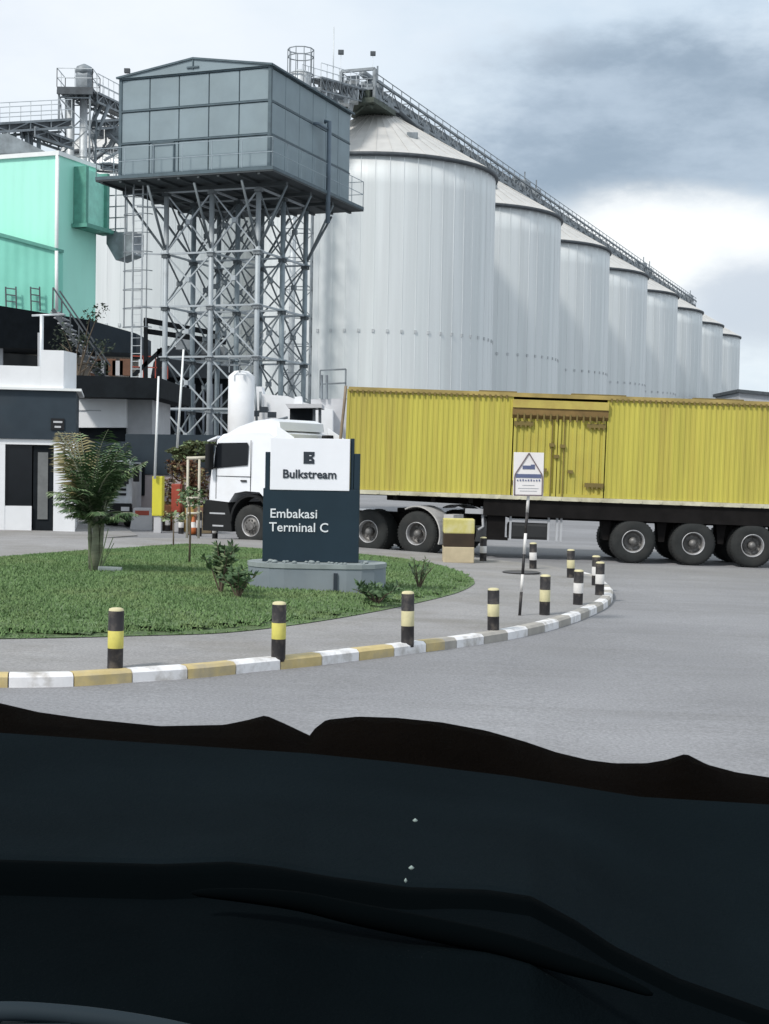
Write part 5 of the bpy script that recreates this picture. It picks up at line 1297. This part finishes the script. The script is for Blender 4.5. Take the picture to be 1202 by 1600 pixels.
# parked lorry behind the palm -------------------------------------
DP = 42.0
pc = P(185, 830, DP)
t = thing('parked_truck', 'pale grey lorry parked behind the palm, front towards the camera', 'truck', (pc.x, DP, gz(pc.x)))
x0, x1 = P(158, 730, DP).x-pc.x, P(206, 730, DP).x-pc.x; g_ = gz(pc.x)
zz = lambda y: P(185, y, DP).z-g_
cb_ = MB().box(x0, x1, 0, 1.8, .5, zz(722), bev=.08).build('cab', M('pale_grey_paint', (.50, .52, .55), .4), t)
MB().box(x0+.10, x1-.08, -.02, -.001, zz(756), zz(727)).build('windscreen', glass_d, cb_)
MB().prism([(x0, -.02, zz(723)), (x0, -.22, zz(724)), (x0, -.22, zz(721)), (x0, -.0, zz(718))], (x1-x0, 0, 0)).build('sun_visor', trim_w, cb_)
MB().box(x1+.05, x1+.22, -.05, .05, zz(752), zz(724), bev=.02).build('mirror', plastic_d, cb_)
mb = MB()
for k in range(4): mb.box(x0+.15, x1-.15, -.03, -.002, .95+k*.14, 1.02+k*.14)
mb.build('grille', plastic_d, cb_)
MB().box(x0, x1, -.08, .2, .35, .72, bev=.03).build('bumper', plastic_d, t)
for x in (x0+.16, x1-.16): MB().box(x-.12, x+.12, -.10, -.081, .5, .62).build('headlight', M('lamp_glass', (.6, .6, .62), .2), t)
for x in (x0+.02, x1-.32): MB().lathe([(.01, x), (.48, x), (.5, x+.05), (.5, x+.25), (.48, x+.3), (.01, x+.3)], (0, .9, .5), 24, 0, 'x').build('wheel', tyre_m, t)
MB().box(x0-.05, x1+.05, 1.95, 7, .9, 1.9, bev=.03).build('load_bed', slate_d, t)

# ================================================================ vehicle dashboard under the camera
top = [(-420, 1060), (-200, 1075), (-60, 1088), (0, 1098), (60, 1112), (130, 1122), (250, 1134), (350, 1132), (385, 1125), (415, 1117), (445, 1130), (487, 1150), (492, 1138), (510, 1124), (560, 1119), (620, 1121), (690, 1128), (760, 1141), (820, 1158), (870, 1175),
       (920, 1187), (960, 1192), (1010, 1192), (1040, 1187), (1072, 1177), (1105, 1194), (1150, 1206), (1202, 1214), (1300, 1228), (1500, 1250), (1750, 1270)]
def yt(x):
    for (a, b), (c_, d_) in zip(top, top[1:]):
        if a <= x <= c_: return b+(d_-b)*(x-a)/(c_-a)
def lip(x):
    pts = [(-420, 1120), (0, 1146), (250, 1163), (480, 1178), (620, 1192), (800, 1214), (1000, 1246), (1202, 1258), (1750, 1310)]
    for (a, b), (c_, d_) in zip(pts, pts[1:]):
        if a <= x <= c_: return b+(d_-b)*(x-a)/(c_-a)-yt(x)
def ridge(x):      # crest of the near ridge
    pts = [(-420, 1330), (0, 1345), (250, 1352), (360, 1348), (430, 1356), (520, 1372), (640, 1388), (760, 1392), (830, 1402), (900, 1440), (960, 1480), (1060, 1530), (1200, 1580), (1300, 1600), (1750, 1640)]
    for (a, b), (c_, d_) in zip(pts, pts[1:]):
        if a <= x <= c_: t_ = (x-a)/(c_-a); return b+(d_-b)*t_
db = thing('dashboard', 'dark vehicle dashboard with a ragged trimmed edge across the bottom of the view', 'dashboard', (0, .75, 1.85))
cols_x = list(range(-420, 1751, 8))
def strip(rows, nm, m_, smooth=True):
    mb = MB(); nr = len(rows)
    for x in cols_x:
        for r_ in rows:
            y, d_ = r_(x); p = P(x, y, d_); mb.v.append(p)
    for i in range(len(cols_x)-1):
        for k in range(nr-1): mb.f.append([i*nr+k, i*nr+k+1, i*nr+nr+k+1, i*nr+nr+k]); mb.m.append(0); mb.sm.append(smooth)
    return mb.build(nm, m_, db, world=True)
jag = lambda x: 1.6*sin(x*.9)+1.2*sin(x*2.3+1)
strip([lambda x: (yt(x)+170, 1.12), lambda x: (yt(x)+14, 1.09), lambda x: (yt(x)+.5, 1.055), lambda x: (yt(x)+8+jag(x), 1.03), lambda x: (yt(x)+lip(x)*.55, 1.0), lambda x: (yt(x)+lip(x), .975)], 'edge_trim', dash_e)
def bow(x): return 0
strip([lambda x: (yt(x)+lip(x)-1, .974), lambda x: (yt(x)*.8+ridge(x)*.2+lip(x)*.8, .93), lambda x: (yt(x)*.5+ridge(x)*.5+lip(x)*.4, .86), lambda x: (yt(x)*.2+ridge(x)*.8, .78), lambda x: (ridge(x)-10, .725), lambda x: (ridge(x)+6, .715)], 'top_pad', dash_m)
def wd(x): return 1.0 if x < 300 else max(.55, 1-(x-300)/900)
strip([lambda x: (ridge(x)+4, .712), lambda x: (ridge(x)-2, .700), lambda x: (ridge(x)+3, .690), lambda x: (ridge(x)+16*wd(x), .684), lambda x: (ridge(x)+38*wd(x), .680), lambda x: (ridge(x)+56*wd(x), .676)], 'ridge_seam', dash_s)
def bul(x): return .022*math.exp(-((x-760)/260)**2)
strip([lambda x: (ridge(x)+54*wd(x), .676), lambda x: (ridge(x)+74, .655-bul(x)), lambda x: (ridge(x)+110, .625-bul(x)), lambda x: (ridge(x)+150, .60), lambda x: (ridge(x)+240, .55), lambda x: (ridge(x)+420, .50), lambda x: (ridge(x)+800, .48)], 'lower_pad', dash_l)
mb = MB(); cr = [(300, 1386), (380, 1390), (470, 1400), (560, 1420), (680, 1444), (790, 1468), (880, 1496), (955, 1519), (1020, 1545)]
cp = catmull([Vector((a, b, 0)) for a, b in cr], 5); nn = len(cp)-1
mb.tube([P(v.x, v.y+9, .640-(v.y-1386)*.00030) for v in cp], [.0006+.0045*sin(pi*i/nn)**.6 for i in range(nn+1)], 12)
mb.build('crease', dash_s, db, world=True)
MB().box(-.9, .9, .30, 1.11, 1.25, 1.45).build('body', dash_s, db, world=True)
for (x, y) in ((649, 1282), (643, 1356), (634, 1376)):
    dd_ = {1282: .80, 1356: .715, 1376: .676}[y]; p = P(x, y, dd_-.012); MB().lathe([(.0001, -.0012), (.0016 if y != 1376 else .0008, 0), (.0001, .0012)], p, 7).build('dust_fleck', dust_m, db, world=True)
sw = thing('steering_wheel', 'dark steering wheel rim just showing at the bottom left corner', 'steering wheel', P(60, 1760, .44))
mb = MB(); sp = catmull([Vector((x, y, 0)) for x, y in ((-260, 1620), (-120, 1588), (0, 1580), (90, 1584), (180, 1594), (280, 1612), (380, 1640), (480, 1690))], 8)
mb.tube([P(v.x, v.y, .44) for v in sp], .0030, 10); mb.build('rim', rim_leather, sw, world=True)
MB().tube([P(60, 1592, .442), P(70, 1760, .442)], .012, 8).build('spoke', rim_leather, sw, world=True)
